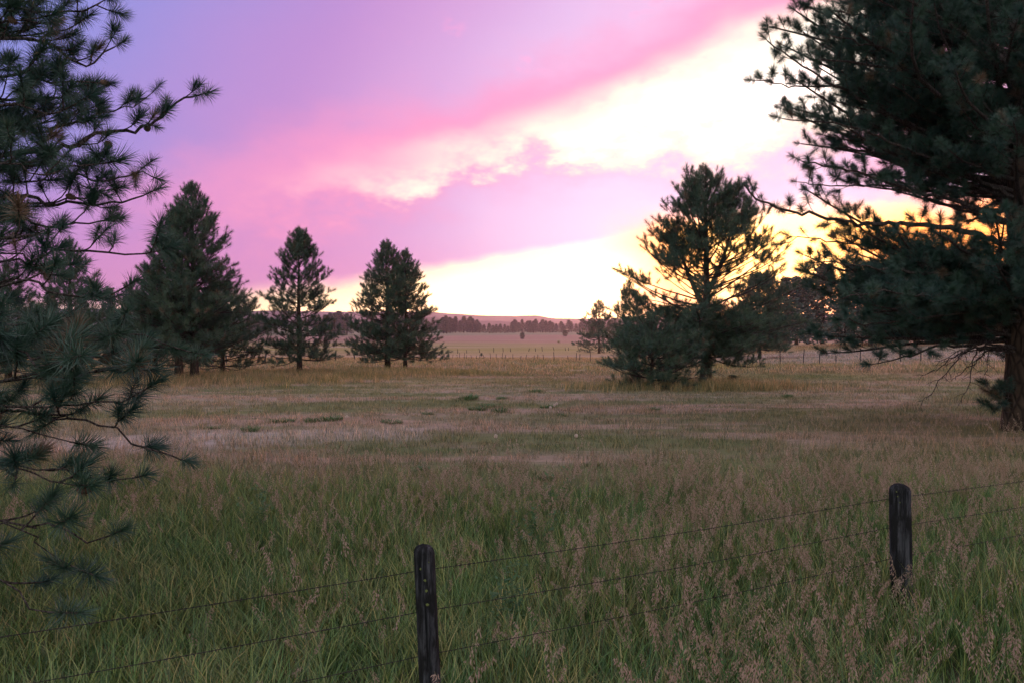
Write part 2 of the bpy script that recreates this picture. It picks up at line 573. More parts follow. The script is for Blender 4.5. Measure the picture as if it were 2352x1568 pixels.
def grass_mat(name, mixes, trans=0.3, fieldw=1.0, gloss=0.03, tone=False):
    m_, n, o = material(name)
    r = n.new('ShaderNodeObjectInfo').outputs['Random']
    c = n.ramp(r, [(i / max(1, len(mixes) - 1), q) for i, q in enumerate(mixes)])
    if fieldw > 0:
        c = n.mix(fieldw, c, field_node(n))
        c = n.mix(0.35, c, n.mix(1.0, c, n.ramp(r, [(0, (0.55, 0.6, 0.5)), (1, (1.5, 1.35, 1.3))]), 'MULTIPLY'))
    if tone:
        tn = n.new('ShaderNodeAttribute', attribute_name='tone').outputs['Fac']
        c = n.mix(1.0, c, n.ramp(tn, [(0, (.30, .42, .42)), (.45, (.85, .98, .85)), (.8, (1.45, 1.3, 1.1)), (1, (2.6, 1.9, 1.8))]), 'MULTIPLY')
    leafy(n, o, c, trans, 0.5, gloss)
    return m_


M['tall'] = grass_mat('tall_green_grass', [(0.040, 0.165, 0.038), (0.090, 0.240, 0.048), (0.18, 0.275, 0.055), (0.32, 0.29, 0.125), (0.055, 0.20, 0.06), (0.16, 0.23, 0.07)], 0.32, 0.38, tone=True)
M['short'] = grass_mat('short_field_grass', [(0.22, 0.18, 0.11), (0.16, 0.16, 0.07)], 0.3, 0.85, tone=True)
M['seed'] = grass_mat('dry_seed_heads', [(0.44, 0.29, 0.215), (0.52, 0.37, 0.29), (0.38, 0.26, 0.18), (0.50, 0.36, 0.26)], 0.40, 0.0)
M['stalk'] = grass_mat('dry_stalks', [(0.26, 0.20, 0.11), (0.18, 0.17, 0.07)], 0.3, 0.0)
M['weed'] = grass_mat('weed_leaves', [(0.065, 0.14, 0.045), (0.10, 0.165, 0.055)], 0.35, 0.0)
M['strip'] = grass_mat('long_yellow_grass', [(0.25, 0.22, 0.075), (0.34, 0.26, 0.12), (0.18, 0.19, 0.075)], 0.4, 0.35, tone=True)


# ------------------------------------------------------------------ ground sheet
def grid_ground():
    ys = np.concatenate([np.linspace(-60, 14, 38), np.geomspace(15, 6800, 130)])
    us = np.linspace(-1, 1, 121)
    V = []
    for y in ys:
        half = max(60.0, abs(y) * 1.3 + 40)
        x = np.sign(us) * np.abs(us) ** 1.4 * half
        V.append(np.c_[x, np.full_like(x, y), ground_z(x, np.full_like(x, y))])
    V = np.concatenate(V)
    nx = len(us)
    i = np.arange(len(ys) - 1)[:, None] * nx + np.arange(nx - 1)[None, :]
    F = np.stack([i, i + 1, i + nx + 1, i + nx], -1).reshape(-1, 4)
    return mesh('ground', V, F, [M['ground']])


g_o = put('ground', grid_ground())
tag(g_o, 'rolling dry pasture with mown and greener strips reaching the hills', 'field', kind='structure')

# ------------------------------------------------------------------ hills
rs = np.random.RandomState(5)


def ridge_mesh(name, y0, depth, prof, mat, seed, bump=6.0):
    r_ = np.random.RandomState(seed)
    xs = np.linspace(-1.0, 1.0, 260) * y0 * 1.1
    pxs = CX + FPX * xs / y0
    top = np.interp(pxs, [p[0] for p in prof], [p[1] for p in prof])
    hz = CAM_H + (HOR - top) / FPX * y0
    for k, a in ((0.004, 1.0), (0.011, .5), (0.03, .30), (0.07, .18)):
        hz = hz + bump * a * np.sin(xs * k * 2000 / y0 + r_.rand() * 9) * 0.6
    rows = [(-0.35, 0.0), (-0.2, 0.45), (-0.1, 0.8), (0, 1.0), (0.12, 0.85), (0.3, 0.4), (0.6, 0.0)]
    V = []
    for dy_, f_ in rows:
        yy = y0 + dy_ * depth
        nz = r_.normal(0, 1, len(xs)) * bump * 0.05
        V.append(np.c_[xs, np.full_like(xs, yy) + r_.normal(0, depth * 0.01, len(xs)), -12 + (hz + 12) * f_ + nz * (f_ > 0)])
    V = np.concatenate(V)
    nx = len(xs)
    i = np.arange(len(rows) - 1)[:, None] * nx + np.arange(nx - 1)[None, :]
    F = np.stack([i, i + 1, i + nx + 1, i + nx], -1).reshape(-1, 4)
    return mesh(name, V, F, [mat])


m_, n, o = material('hill_cover')
P = n.new('ShaderNodeNewGeometry').outputs['Position']
f = n.noise(n.vmul(P, (1, 1, 3.0)), 0.006, 5, 0.6)
principled(n, o, n.mix(n.smooth(f, 0.42, 0.58), (0.10, 0.085, 0.08, 1), (0.03, 0.04, 0.035, 1)), 0.95, 0.0)
M['hill'] = m_
h1 = put('hill_range', ridge_mesh('hill_range', 5600, 1600, [(-900, 705), (300, 712), (560, 716), (620, 714), (760, 717), (1000, 716), (1040, 719), (1130, 725), (1190, 725), (1235, 724), (1270, 731), (1340, 733), (1600, 728), (2000, 722), (3200, 700)], M['hill'], 3, 5))
tag(h1, 'pale hazy range of hills along the horizon', 'hills', kind='structure')
h2 = put('low_hill', ridge_mesh('low_hill', 3300, 900, [(-900, 715), (400, 722), (560, 727), (640, 729), (780, 735), (980, 729), (1080, 738), (1200, 742), (1340, 744), (1500, 738), (3200, 716)], M['hill'], 8, 4))
tag(h2, 'lower wooded rise in front of the hazy range', 'hills', kind='structure')


# ------------------------------------------------------------------ scatter by geometry nodes (uncountable stuff only)
def scatter_group(name, protos):
    g = bpy.data.node_groups.new(name, 'GeometryNodeTree')
    g.interface.new_socket('Geometry', in_out='INPUT', socket_type='NodeSocketGeometry')
    g.interface.new_socket('Geometry', in_out='OUTPUT', socket_type='NodeSocketGeometry')
    N_ = g.nodes
    gi = N_.new('NodeGroupInput'); go = N_.new('NodeGroupOutput')
    jo = N_.new('GeometryNodeJoinGeometry')
    for p in protos:
        oi = N_.new('GeometryNodeObjectInfo')
        oi.inputs['Object'].default_value = p
        oi.inputs['As Instance'].default_value = True
        g.links.new(oi.outputs['Geometry'], jo.inputs[0])
    ip = N_.new('GeometryNodeInstanceOnPoints')
    g.links.new(gi.outputs[0], ip.inputs['Points'])
    g.links.new(jo.outputs[0], ip.inputs['Instance'])
    ip.inputs['Pick Instance'].default_value = True

    def attr(nm, typ):
        a = N_.new('GeometryNodeInputNamedAttribute')
        a.data_type = typ
        a.inputs['Name'].default_value = nm
        return a.outputs[0]
    g.links.new(attr('vid', 'INT'), ip.inputs['Instance Index'])
    er = N_.new('FunctionNodeEulerToRotation')
    g.links.new(attr('rot', 'FLOAT_VECTOR'), er.inputs[0])
    g.links.new(er.outputs[0], ip.inputs['Rotation'])
    g.links.new(attr('scl', 'FLOAT_VECTOR'), ip.inputs['Scale'])
    g.links.new(ip.outputs[0], go.inputs[0])
    return g


def scatter(name, pos, rot, scl, vid, group, parent=None):
    pos = np.asarray(pos, np.float32).reshape(-1, 3)
    me = bpy.data.meshes.new(name)
    me.vertices.add(len(pos))
    me.vertices.foreach_set('co', pos.ravel())
    scl = np.asarray(scl, np.float32)
    if scl.ndim == 1: scl = np.repeat(scl[:, None], 3, 1)
    for nm, typ, key, val in (('rot', 'FLOAT_VECTOR', 'vector', np.asarray(rot, np.float32)), ('scl', 'FLOAT_VECTOR', 'vector', scl), ('vid', 'INT', 'value', np.asarray(vid, np.int32))):
        a = me.attributes.new(nm, typ, 'POINT')
        a.data.foreach_set(key, np.ascontiguousarray(val).ravel())
    o_ = put(name, me, parent)
    md = o_.modifiers.new('scatter', 'NODES')
    md.node_group = group
    o_['kind'] = 'stuff'
    return o_


def dir_euler(d):
    d = np.asarray(d, float)
    d = d / (np.linalg.norm(d, axis=-1, keepdims=True) + 1e-9)
    th = np.arccos(np.clip(d[..., 2], -1, 1))
    ph = np.arctan2(d[..., 1], d[..., 0])
    return np.stack([np.zeros_like(th), th, ph], -1)


# ------------------------------------------------------------------ pine needle tufts
def tuft_mesh(name, seed, n, length, width, shoot, mat, ang=(12, 105), segs=2, bend=0.25, stem=0.006):
    r_ = np.random.RandomState(seed)
    V, F, k = [], [], 0
    mb = MB()
    for i in range(n):
        u = i / n
        b = np.array([0, 0, shoot * (0.15 + 0.85 * (1 - u ** 1.1))]) + r_.normal(0, 0.004, 3)
        a = math.radians(ang[0] + (ang[1] - ang[0]) * (u ** 0.8) + r_.normal(0, 9))
        ph = i * 2.39996 + r_.normal(0, .3)
        rad = np.array([math.cos(ph), math.sin(ph), 0])
        d = rad * math.sin(a) + np.array([0, 0, 1]) * math.cos(a)
        L = length * r_.uniform(0.75, 1.12)
        side = np.cross(d, r_.normal(0, 1, 3)); side /= np.linalg.norm(side)
        p = b
        pts = [p]
        for s_ in range(segs):
            dd = d + np.array([0, 0, -bend]) * ((s_ + 1) / segs) ** 1.3 * math.sin(a)
            dd /= np.linalg.norm(dd)
            p = p + dd * L / segs
            pts.append(p)
        w = width * r_.uniform(.8, 1.2) / 2
        vs_, fs = [], []
        for j in range(segs):
            ww = w * (1 - 0.25 * j / segs)
            vs_ += [pts[j] - side * ww, pts[j] + side * ww]
        vs_.append(pts[-1])
        for j in range(segs - 1):
            fs.append((2 * j, 2 * j + 1, 2 * j + 3, 2 * j + 2))
        fs.append((2 * segs - 2, 2 * segs - 1, 2 * segs))
        mb.raw(vs_, fs, 0)
    mb.tube([(0, 0, -0.02), (0, 0, shoot * .6), (0, 0, shoot)], [stem, stem, stem * .7], 5, True, 1)
    return mb.me(name, [mat, M['twig']], False)


NEAR_ME = [tuft_mesh('needle_tuft', 10 + i, nn_, ln_, 0.0050, sh_, M['needle'], (lo_, hi_), 2, bd_, 0.008) for i, (nn_, ln_, sh_, lo_, hi_, bd_) in enumerate(((190, .19, .17, 8, 84, .40), (150, .21, .13, 8, 72, .30), (210, .18, .20, 10, 100, .55), (120, .20, .12, 5, 62, .25), (170, .165, .22, 12, 92, .7), (90, .20, .10, 10, 75, .5)))]
NEAR = [put('needle_tuft_source', m__, link=False) for m__ in NEAR_ME]
MID_ME = [tuft_mesh('needle_tuft_mid', 30 + i, 84, 0.18, 0.011, 0.30, M['needle_mid'], (15, 95), 1, 0.15, 0.008) for i in range(4)]
MID = [put('mid_tuft_source', m__, link=False) for m__ in MID_ME]
G_NEAR = scatter_group('needle_scatter_near', NEAR)
G_MID = scatter_group('needle_scatter_mid', MID)


# ------------------------------------------------------------------ pines
def cone_mesh(seed):
    r_ = np.random.RandomState(seed)
    mb = MB()
    n = 70
    mb.tube([(0, 0, z) for z in (0.0, .015, .04, .065, .085, .095)], [.012, .024, .03, .024, .012, .003], 10)
    for i in range(n):
        u = (i + .5) / n
        z = 0.005 + 0.088 * u
        R = 0.034 * math.sin(math.pi * min(1, 0.12 + u * 0.86)) ** 0.7
        ph = i * 2.39996
        c = np.array([math.cos(ph), math.sin(ph), 0]); t = np.array([-math.sin(ph), math.cos(ph), 0]); k = np.array([0, 0, 1.0])
        b0 = c * R * .75 + k * z; tip = c * (R + .009) + k * (z + .008)
        mb.raw([b0 - t * .008, b0 + t * .008, tip + t * .004, tip - t * .004 + k * .001, b0 + k * .01], [(0, 1, 2, 3), (3, 2, 4)])
    return mb.me('pine_cone', [M['cone']], False)


m_, n, o = material('pine_cone_scales')
v = n.new('ShaderNodeTexCoord').outputs['Object']
principled(n, o, n.mix(n.noise(v, 60, 3), (0.10, 0.055, 0.035, 1), (0.22, 0.135, 0.09, 1)), 0.8, 0.2)
M['cone'] = m_
CONE_ME = [cone_mesh(i) for i in range(2)]


def grow(rng, base, az, el, L, nseg=7, lift=25, wig=8):
    pts = [np.asarray(base, float)]
    a, e = az, el
    for i in range(nseg):
        e += math.radians(lift) / nseg + rng.normal(0, math.radians(wig)) * .5
        a += rng.normal(0, math.radians(wig))
        d = np.array([math.cos(a) * math.cos(e), math.sin(a) * math.cos(e), math.sin(e)])
        pts.append(pts[-1] + d * L / nseg)
    return np.array(pts)


def dress(rng, pts, mb, tufts, r0, spacing, tl, start=0.3, upt=0.5, ts=(0.8, 1.15), per=2, sides=3, rt=0.006, sub=0.0, flat=0.3, maxlen=9, tip=True):
    """twigs and their needle tufts along a limb"""
    seg = np.diff(pts, axis=0)
    sl = np.linalg.norm(seg, axis=1)
    cum = np.r_[0, np.cumsum(sl)]
    L = cum[-1]
    s = L * start + rng.rand() * spacing
    k = rng.randint(2)
    while s < L * 0.985:
        i = min(int(np.searchsorted(cum, s, 'right')) - 1, len(seg) - 1)
        p = pts[i] + seg[i] * (s - cum[i]) / sl[i]
        t = seg[i] / sl[i]
        k ^= 1
        sgn = 1 if k else -1
        side = np.cross(t, (0, 0, 1.0)); side /= np.linalg.norm(side) + 1e-6
        ang = math.radians(rng.uniform(30, 75))
        d = t * math.cos(ang) + side * sgn * math.sin(ang) + np.array([0, 0, rng.normal(0.05, flat)])
        d /= np.linalg.norm(d)
        u = s / L
        tlen = min(maxlen, tl * (1.25 - 0.8 * u) * rng.uniform(0.55, 1.25))
        tp = [p]
        nn = 4
        for j in range(nn):
            d = d + np.array([0, 0, upt / nn]) + rng.normal(0, 0.10, 3)
            d /= np.linalg.norm(d)
            tp.append(tp[-1] + d * tlen / nn)
        tp = np.array(tp)
        if mb is not None:
            mb.tube(tp, np.linspace(rt, rt * .55, len(tp)), sides, False)
        tufts.append((tp[-1], d + np.array([0, 0, 0.25]), rng.uniform(*ts)))
        for j in range(1, per):
            q = tp[-1 - min(j, nn - 1)]
            dd = d + rng.normal(0, 0.55, 3) + np.array([0, 0, .25])
            tufts.append((q, dd, rng.uniform(*ts) * .9))
        if sub > 0 and tlen > sub:
            dress(rng, tp, mb, tufts, r0 * .5, spacing * .8, tl * .5, 0.25, upt, ts, 1, sides, rt * .7, 0, flat, maxlen, False)
        s += spacing * rng.uniform(.6, 1.4)
    if tip:
        tufts.append((pts[-1], pts[-1] - pts[-2] + np.array([0, 0, .02]), rng.uniform(*ts) * 1.1))


def place_tufts(tufts, parent, group, meshes, rng, single=0, org=np.zeros(3), name='crown', keep=None):
    pos = np.array([t[0] for t in tufts]) - org
    dr = np.array([t[1] for t in tufts])
    sc = np.array([t[2] for t in tufts])
    rot = dir_euler(dr)
    vid = rng.randint(0, len(meshes), len(pos))
    idx = np.arange(len(pos))
    if single:
        w = pos + org
        px = CX + FPX * w[:, 0] / np.maximum(w[:, 1], .5)
        py = HOR - FPX * (w[:, 2] - CAM_H) / np.maximum(w[:, 1], .5)
        size = sc / np.maximum(w[:, 1], .5) * ((px > -10) & (px < 2362) & (py > -10) & (py < 1578))
        best = np.argsort(-size)[:single]
        best = best[size[best] > 0]
        for i in best:
            o_ = put('needle_tuft', meshes[vid[i]], parent, pos[i])
            o_.rotation_euler = rot[i]
            o_.scale = (sc[i],) * 3
        idx = np.setdiff1d(idx, best)
    if len(idx):
        c_ = scatter(name, pos[idx], rot[idx], sc[idx], vid[idx], group, parent)
        return c_


def trunk_mesh(pts, rad, sides=14, seed=0, mat=None, rough=0.06):
    r_ = np.random.RandomState(seed)
    n_ = len(pts)
    wob = 1 + r_.normal(0, rough, (n_, sides))
    mb = MB()
    mb.tube(pts, rad, sides, True, 0, wob)
    return mb.me('trunk', [mat or M['bark']])


def pine(name, base, height, prof, label, seed, r0=0.16, crown0=0.12, whorl=0.36, per=6, group=None, lean=0.0, tuft=(0.95, 1.4), spacing=0.26, tl=0.5,
         asym=None, leaders=None, cat='tree', single_limbs=True, dead=6, upt=0.6, pertuft=2, e_bot=-8, e_top=58, thin=None, point=.44, open_=None, low=None):
    """young ponderosa: whorled limbs, upturned shoots. prof: [(fraction of height, radius)]"""
    rng = np.random.RandomState(seed)
    root = empty(name, base)
    tag(root, label, cat, group)
    zs = np.linspace(-0.25, height, 16)
    wx = np.cumsum(rng.normal(0, 0.012 * height / 10, len(zs))); wy = np.cumsum(rng.normal(0, 0.012 * height / 10, len(zs)))
    wx -= wx[1]; wy -= wy[1]
    axis = np.c_[wx + lean * zs, wy, zs]
    rad = r0 * np.maximum(0.06, (1 - np.clip(zs / height, 0, 1)) ** 0.85)
    rad[0] *= 1.3; rad[1] *= 1.12
    put('trunk', trunk_mesh(axis, rad, 12, seed), root)
    axes = [(axis, rad, 0.0)]
    for (h0, dx_, dy_, h1_) in (leaders or []):
        b_ = np.array([np.interp(h0, zs, axis[:, j]) for j in range(3)])
        top = np.array([dx_, dy_, h1_])
        sp = spline([b_, b_ + (top - b_) * np.array([.45, .45, .30]), b_ + (top - b_) * np.array([.85, .85, .68]), top], 12)
        put('limb', trunk_mesh(sp, np.linspace(np.interp(h0, zs, rad) * .75, 0.015, 12), 8, seed + 7, M['twig']), root)
        axes.append((sp, None, h0))
    tufts = []
    pf = np.array(prof)
    for ai, (ax, _, hmin) in enumerate(axes):
        top = ax[-1][2]
        z = max(height * crown0, hmin + 0.6 if ai else 0)
        while z < top - 0.12:
            u = z / height if ai == 0 else z / top
            R = 1.18 * np.interp(u, pf[:, 0], pf[:, 1]) * (1 if ai == 0 else .62)
            cen = np.array([np.interp(z, ax[:, 2], ax[:, 0]), np.interp(z, ax[:, 2], ax[:, 1]), z])
            uu = (u - crown0) / (1 - crown0)
            nl = per if uu < .85 else max(3, per - 1)
            a0 = rng.rand() * 6.28
            for k in range(nl):
                if rng.rand() < 0.08: continue
                if thin and thin[0] < u < thin[1] and rng.rand() < thin[2]: continue
                a = a0 + 2 * math.pi * k / nl + rng.normal(0, .28)
                Lh = R * rng.uniform(0.72, 1.14) * (asym(a, u) if asym else 1)
                Lh = min(Lh, (top - z) * point + .06)
                if Lh < 0.08: continue
                e = math.radians(np.interp(uu, [0, .35, .75, 1], [e_bot, 8, 30, e_top]) + rng.normal(0, 7))
                L = Lh / max(.35, math.cos(e + math.radians(8)))
                if e > .15: L = min(L, (top - z + .15) / math.sin(e + .17))
                if L < .1: continue
                pts = grow(rng, cen + rng.normal(0, .03, 3), a, e, L, 6, 20, 6)
                mb = MB()
                rl = max(.008, min(r0 * .3, 0.011 * L + .006))
                mb.tube(pts, np.linspace(rl, rl * .3, len(pts)), 5, False)
                lw = bool(low and ai == 0 and u < low[0])
                dress(rng, pts, mb, tufts, rl, spacing * (.75 if lw else 1), tl * min(1, .35 + L * .3, .15 + (top - z) * .30), (open_[2] if open_ and open_[0] < u < open_[1] else low[1] if lw else .28) if L > 1 else .15, upt, tuft if top - z > 1.2 else (tuft[0] * .75, tuft[1] * .75), pertuft if top - z > .8 else 1, 3, 0.006, sub=0.45)
                put('limb', mb.me('limb', [M['twig']]), root)
            z += whorl * rng.uniform(.75, 1.25) * (1 if uu < .7 else .75)
        tufts.append((ax[-1], np.array([0, 0, 1.0]), tuft[1] * 1.15))
        tufts.append((ax[-1] - np.array([0, 0, .22]), np.array([.1, 0, 1.0]), tuft[1] * .9))
        tufts.append((ax[-1] - np.array([0, 0, .5]), np.array([-.1, .1, 1.0]), tuft[1] * .9))
    for k in range(dead):                                            # bare drooping lower limbs
        z = height * rng.uniform(.05, crown0 + .05)
        a = rng.rand() * 6.28
        R = np.interp(.15, pf[:, 0], pf[:, 1]) * rng.uniform(.4, .9)
        pts = grow(rng, (np.interp(z, zs, axis[:, 0]), np.interp(z, zs, axis[:, 1]), z), a, math.radians(-12), R, 6, -22, 9)
        mb = MB(); mb.tube(pts, np.linspace(.014, .004, len(pts)), 4, False)
        dress(rng, pts, mb, [], .01, .22, .4, .3, -.6, (1, 1), 1, 3, .004)
        put('limb', mb.me('dead_limb', [M['twig']]), root)['label'] = 'bare dead limb'
    place_tufts(tufts, root, G_MID, MID_ME, rng)
    return root, len(tufts)


def hgt(px, base, ytop):
    """height of a thing standing at base whose top is seen at row ytop"""
    d = ray(px, ytop)
    return float(CAM_H + d[2] * base[1] - base[2])


TCOUNT = 0
PINES = [
    # name px, py(base), ytop, profile (fraction of height, metres), label, options
    ((447, 875), 415, [(0, 2.0), (.10, 2.8), (.3, 2.8), (.5, 2.4), (.7, 1.75), (.85, 1.15), (.95, .65), (1, .2)], 'tallest dark green pine of the clump left of the lone pine', dict(seed=11, r0=.22, per=8, crown0=.16, e_bot=2)),
    ((411, 876), 470, [(0, 1.8), (.12, 2.5), (.35, 2.3), (.6, 1.7), (.8, 1.1), (1, .2)], 'pine close to the tallest pine, its thick trunk just left', dict(seed=12, r0=.24, per=7, crown0=.17, e_bot=2)),
    ((512, 858), 640, [(0, 2.2), (.15, 2.7), (.4, 2.5), (.7, 1.5), (1, .2)], 'shorter bushy pine at the right edge of the left clump', dict(seed=13, r0=.15, per=8, crown0=.08, point=1.0)),
    ((358, 868), 590, [(0, 1.6), (.2, 2.2), (.5, 1.9), (.8, 1.0), (1, .2)], 'lower pine behind the tips of the near left pine', dict(seed=14, r0=.14)),
    ((165, 884), 540, [(0, 2.0), (.15, 2.6), (.5, 2.0), (.8, 1.2), (1, .2)], 'pine half hidden behind the near left pine', dict(seed=15, r0=.2)),
    ((20, 880), 590, [(0, 2.2), (.2, 2.5), (.6, 1.6), (1, .2)], 'leftmost background pine at the picture edge', dict(seed=16, r0=.18)),
    ((300, 846), 640, [(0, 2.0), (.2, 2.2), (.6, 1.2), (1, .15)], 'slender small pine with a glowing gap beside it', dict(seed=17, r0=.12, per=4)),
    ((688, 862), 519, [(0, 1.2), (.10, 2.0), (.2, 2.3), (.32, 2.1), (.48, 1.75), (.62, 1.6), (.75, 1.25), (.88, .7), (.95, .45), (1, .2)], 'lone slim pine standing apart in the middle left field', dict(seed=21, r0=.19, per=7, leaders=[(7.6, .35, 0, 9.75)], thin=(.36, .50, .15), open_=(.3, .5, .36))),
    ((890, 852), 548, [(0, 2.2), (.10, 3.0), (.25, 3.0), (.45, 2.4), (.62, 2.0), (.8, 1.2), (.93, .55), (1, .15)], 'taller left pine of the pair standing together', dict(seed=31, r0=.23, per=8, thin=(.36, .50, .15), open_=(.3, .55, .36))),
    ((931, 853), 569, [(0, 1.8), (.12, 2.6), (.3, 2.5), (.5, 1.9), (.7, 1.3), (.85, .75), (1, .12)], 'shorter right pine of the pair standing together', dict(seed=32, r0=.17, per=7, thin=(.38, .52, .15), open_=(.3, .55, .36))),
    ((1622, 882), 378, [(0, 3.2), (.08, 4.3), (.22, 4.5), (.30, 3.9), (.48, 3.5), (.66, 2.8), (.76, 2.0), (.86, 1.3), (.95, .6), (1, .2)], 'wide spreading pine with forked top left of the near right pine', dict(seed=41, r0=.30, per=8, whorl=.46, tuft=(1.0, 1.45), tl=.62, spacing=.27, pertuft=2, thin=(.33, .60, .38), open_=(.33, .70, .62), asym=lambda a, u: 1 - .38 * max(0, math.cos(a)) * (u < .2), point=.66, low=(.33, .12), leaders=[(5.0, 1.5, -.3, 10.8), (4.2, -1.5, .4, 9.0)], dead=9, crown0=.13)),
    ((1497, 893), 715, [(0, 1.3), (.15, 2.1), (.45, 2.0), (.75, 1.2), (1, .2)], 'low bushy pine touching the grass left of the spreading pine', dict(seed=42, r0=.12, crown0=.04, per=9, point=1.3, whorl=.3)),
    ((1446, 846), 640, [(0, 1.1), (.2, 1.3), (.5, 1.0), (.8, .6), (1, .2)], 'thin pine with a ragged top behind the low bushy pine', dict(seed=43, r0=.13)),
    ((1745, 824), 622, [(0, 3.2), (.15, 4.2), (.4, 4.0), (.7, 2.6), (1, .3)], 'dense dark pine right behind the spreading pine', dict(seed=44, r0=.24, whorl=.5, per=8, tuft=(1.5, 2.1), spacing=.42, tl=.75, pertuft=3, point=1.4)),
    ((1376, 811), 688, [(0, 4.5), (.12, 6.0), (.3, 5.8), (.5, 4.6), (.62, 2.6), (.75, 1.3), (.9, .8), (1, .25)], 'broad pine with a thin spire far out by the wire fence', dict(seed=45, r0=.36, whorl=.9, tuft=(2.0, 2.8), spacing=.7, tl=1.2, crown0=.06, point=1.05)),
]
for (bx, by), ytop, prof, label, kw in PINES:
    b = gp(bx, by)
    h = hgt(bx, b, ytop) - .50 * sum(kw.get('tuft', (.95, 1.4))) / 2
    if 'leaders' in kw:
        sc_ = h / {688: 9.95, 1622: 11.8}[bx]
        kw['leaders'] = [tuple(q * sc_ if j in (0, 3) else q for j, q in enumerate(L_)) for L_ in kw['leaders']]
    _, k = pine('pine_tree', b, h, prof, label, group='pines standing in the field', **kw)
    print('pine', bx, [round(float(q), 2) for q in b], round(h, 2), k)
    TCOUNT += k
print('mid tufts', TCOUNT)


# ------------------------------------------------------------------ the near left pine (trunk just outside the picture)
def near_left():
    rng = np.random.RandomState(77)
    base = np.array([-7.9, 8.6, 0.0])
    root = empty('pine_tree', base)
    tag(root, 'large near pine at the left edge with long needle tufts', 'tree', 'pines close to the camera')
    H = 15.0
    zs = np.linspace(-.3, H, 30)
    axis = np.c_[np.cumsum(rng.normal(0, .012, 30)), np.cumsum(rng.normal(0, .012, 30)), zs]
    put('trunk', trunk_mesh(axis, .27 * np.maximum(.05, 1 - np.clip(zs / H, 0, 1)) ** .8 + .01, 16, 3), root)
    tufts = []

    def limb(px, r0=.035, sp=.24, tl=.48, start=.25, per=2, ts=(.65, 1.15), label=None, sub=.42, lift=.55):
        pts = [at(*q) for q in px]
        t0 = pts[0]
        zt = max(.4, t0[2] - .25 * np.linalg.norm(t0[:2] - base[:2]) * (1 if t0[2] > 2 else .0))
        sp_ = spline([base + np.array([0, 0, zt])] + pts, 5 * len(pts) + 4)
        sp_ = sp_ + rng.normal(0, .018, sp_.shape)
        mb = MB()
        mb.tube(sp_, np.linspace(r0, r0 * .25, len(sp_)), 7, False)
        dress(rng, sp_, mb, tufts, r0, sp, tl, start, lift, ts, per, 4, .010, sub=sub, flat=.36)
        mb.shift(base)
        o_ = put('limb', mb.me('limb', [M['twig']]), root)
        if label: o_['label'] = label

    # limbs that show in the photograph, traced as direction and placed at their depth
    limb([(0, 18, 9.4), (90, 30, 9.5), (170, 27, 9.6), (250, 15, 9.7)])
    limb([(0, 90, 9.0), (110, 110, 9.2), (205, 150, 9.4), (262, 112, 9.6)], sp=.2)
    limb([(0, 170, 9.2), (120, 190, 9.2), (230, 190, 9.3)], sp=.2)
    limb([(0, 230, 9.5), (100, 225, 9.6), (200, 215, 9.8)], sp=.22)
    limb([(0, 356, 8.8), (103, 345, 9.1), (164, 335, 9.3), (240, 304, 9.6), (325, 298, 9.9), (363, 274, 10.0), (410, 232, 10.1), (440, 225, 10.2)], .05, .24, .5, .3, label='long limb reaching out to the right')
    limb([(120, 300, 9.3), (200, 275, 9.5), (267, 253, 9.7), (308, 246, 9.9), (352, 214, 10)], .022, .26, .4, .45)
    limb([(0, 300, 9.3), (120, 290, 9.3), (220, 265, 9.4)], .03)
    limb([(60, 380, 9.0), (170, 392, 9.1), (230, 420, 9.3), (300, 400, 9.5), (352, 404, 9.7)], .028, .22)
    limb([(0, 458, 8.8), (103, 465, 9.0), (200, 466, 9.2), (274, 465, 9.4), (330, 450, 9.6)], .04, .24)
    limb([(0, 506, 8.6), (85, 513, 8.8), (171, 520, 9.0), (235, 510, 9.2)], .035, .28)
    limb([(0, 550, 7.9), (103, 567, 8.1), (222, 579, 8.2), (308, 584, 8.4), (366, 576, 8.5)], .032, .34, .42, .5)
    limb([(0, 600, 8.0), (80, 610, 8.0), (150, 620, 8.0)], .03, .3)
    limb([(0, 660, 7.6), (120, 665, 7.5), (230, 680, 7.5), (300, 655, 7.5)], .03, .3)
    limb([(40, 740, 7.2), (192, 755, 7.1), (274, 769, 7.0), (345, 775, 7.0), (425, 808, 7.0)], .026, .34, .40, .45)
    limb([(0, 800, 6.6), (60, 830, 6.4), (135, 828, 6.2)], .03, .3, .4, .5, ts=(1.0, 1.3))
    limb([(0, 880, 6.8), (110, 870, 6.6), (220, 850, 6.5), (318, 842, 6.5)], .03, .28, .42, .4, ts=(.95, 1.25))
    limb([(0, 930, 6.5), (147, 931, 6.5), (205, 924, 6.5), (284, 922, 6.5), (330, 900, 6.5)], .024, .3, .4, .5)
    limb([(0, 977, 6.5), (68, 987, 6.5), (164, 1015, 6.5)], .02, .45, .35, .6)
    limb([(60, 950, 6.6), (160, 960, 6.6), (240, 981, 6.6), (290, 1005, 6.6), (342, 1032, 6.7), (400, 1062, 6.8), (414, 1050, 6.8)], .024, .30, .38, .45)
    limb([(0, 1063, 6.4), (85, 1099, 6.3), (137, 1113, 6.2), (165, 1122, 6.2)], .022, .42, .4, .55)
    limb([(20, 1068, 6.5), (171, 1085, 6.5), (240, 1097, 6.5), (318, 1097, 6.5)], .018, .5, .32, .6)
    limb([(0, 1195, 6.3), (68, 1219, 6.2), (113, 1210, 6.2), (191, 1220, 6.2), (222, 1246, 6.2), (250, 1232, 6.2)], .024, .7, .34, .6, per=1)
    limb([(0, 1205, 6.2), (79, 1236, 6.1), (113, 1270, 6.1), (147, 1287, 6.1), (168, 1311, 6.1)], .018, .5, .34, .6)
    limb([(0, 1325, 5.9), (27, 1345, 5.9), (58, 1386, 5.8), (85, 1413, 5.8), (120, 1400, 5.8)], .022, .4, .42, .6)
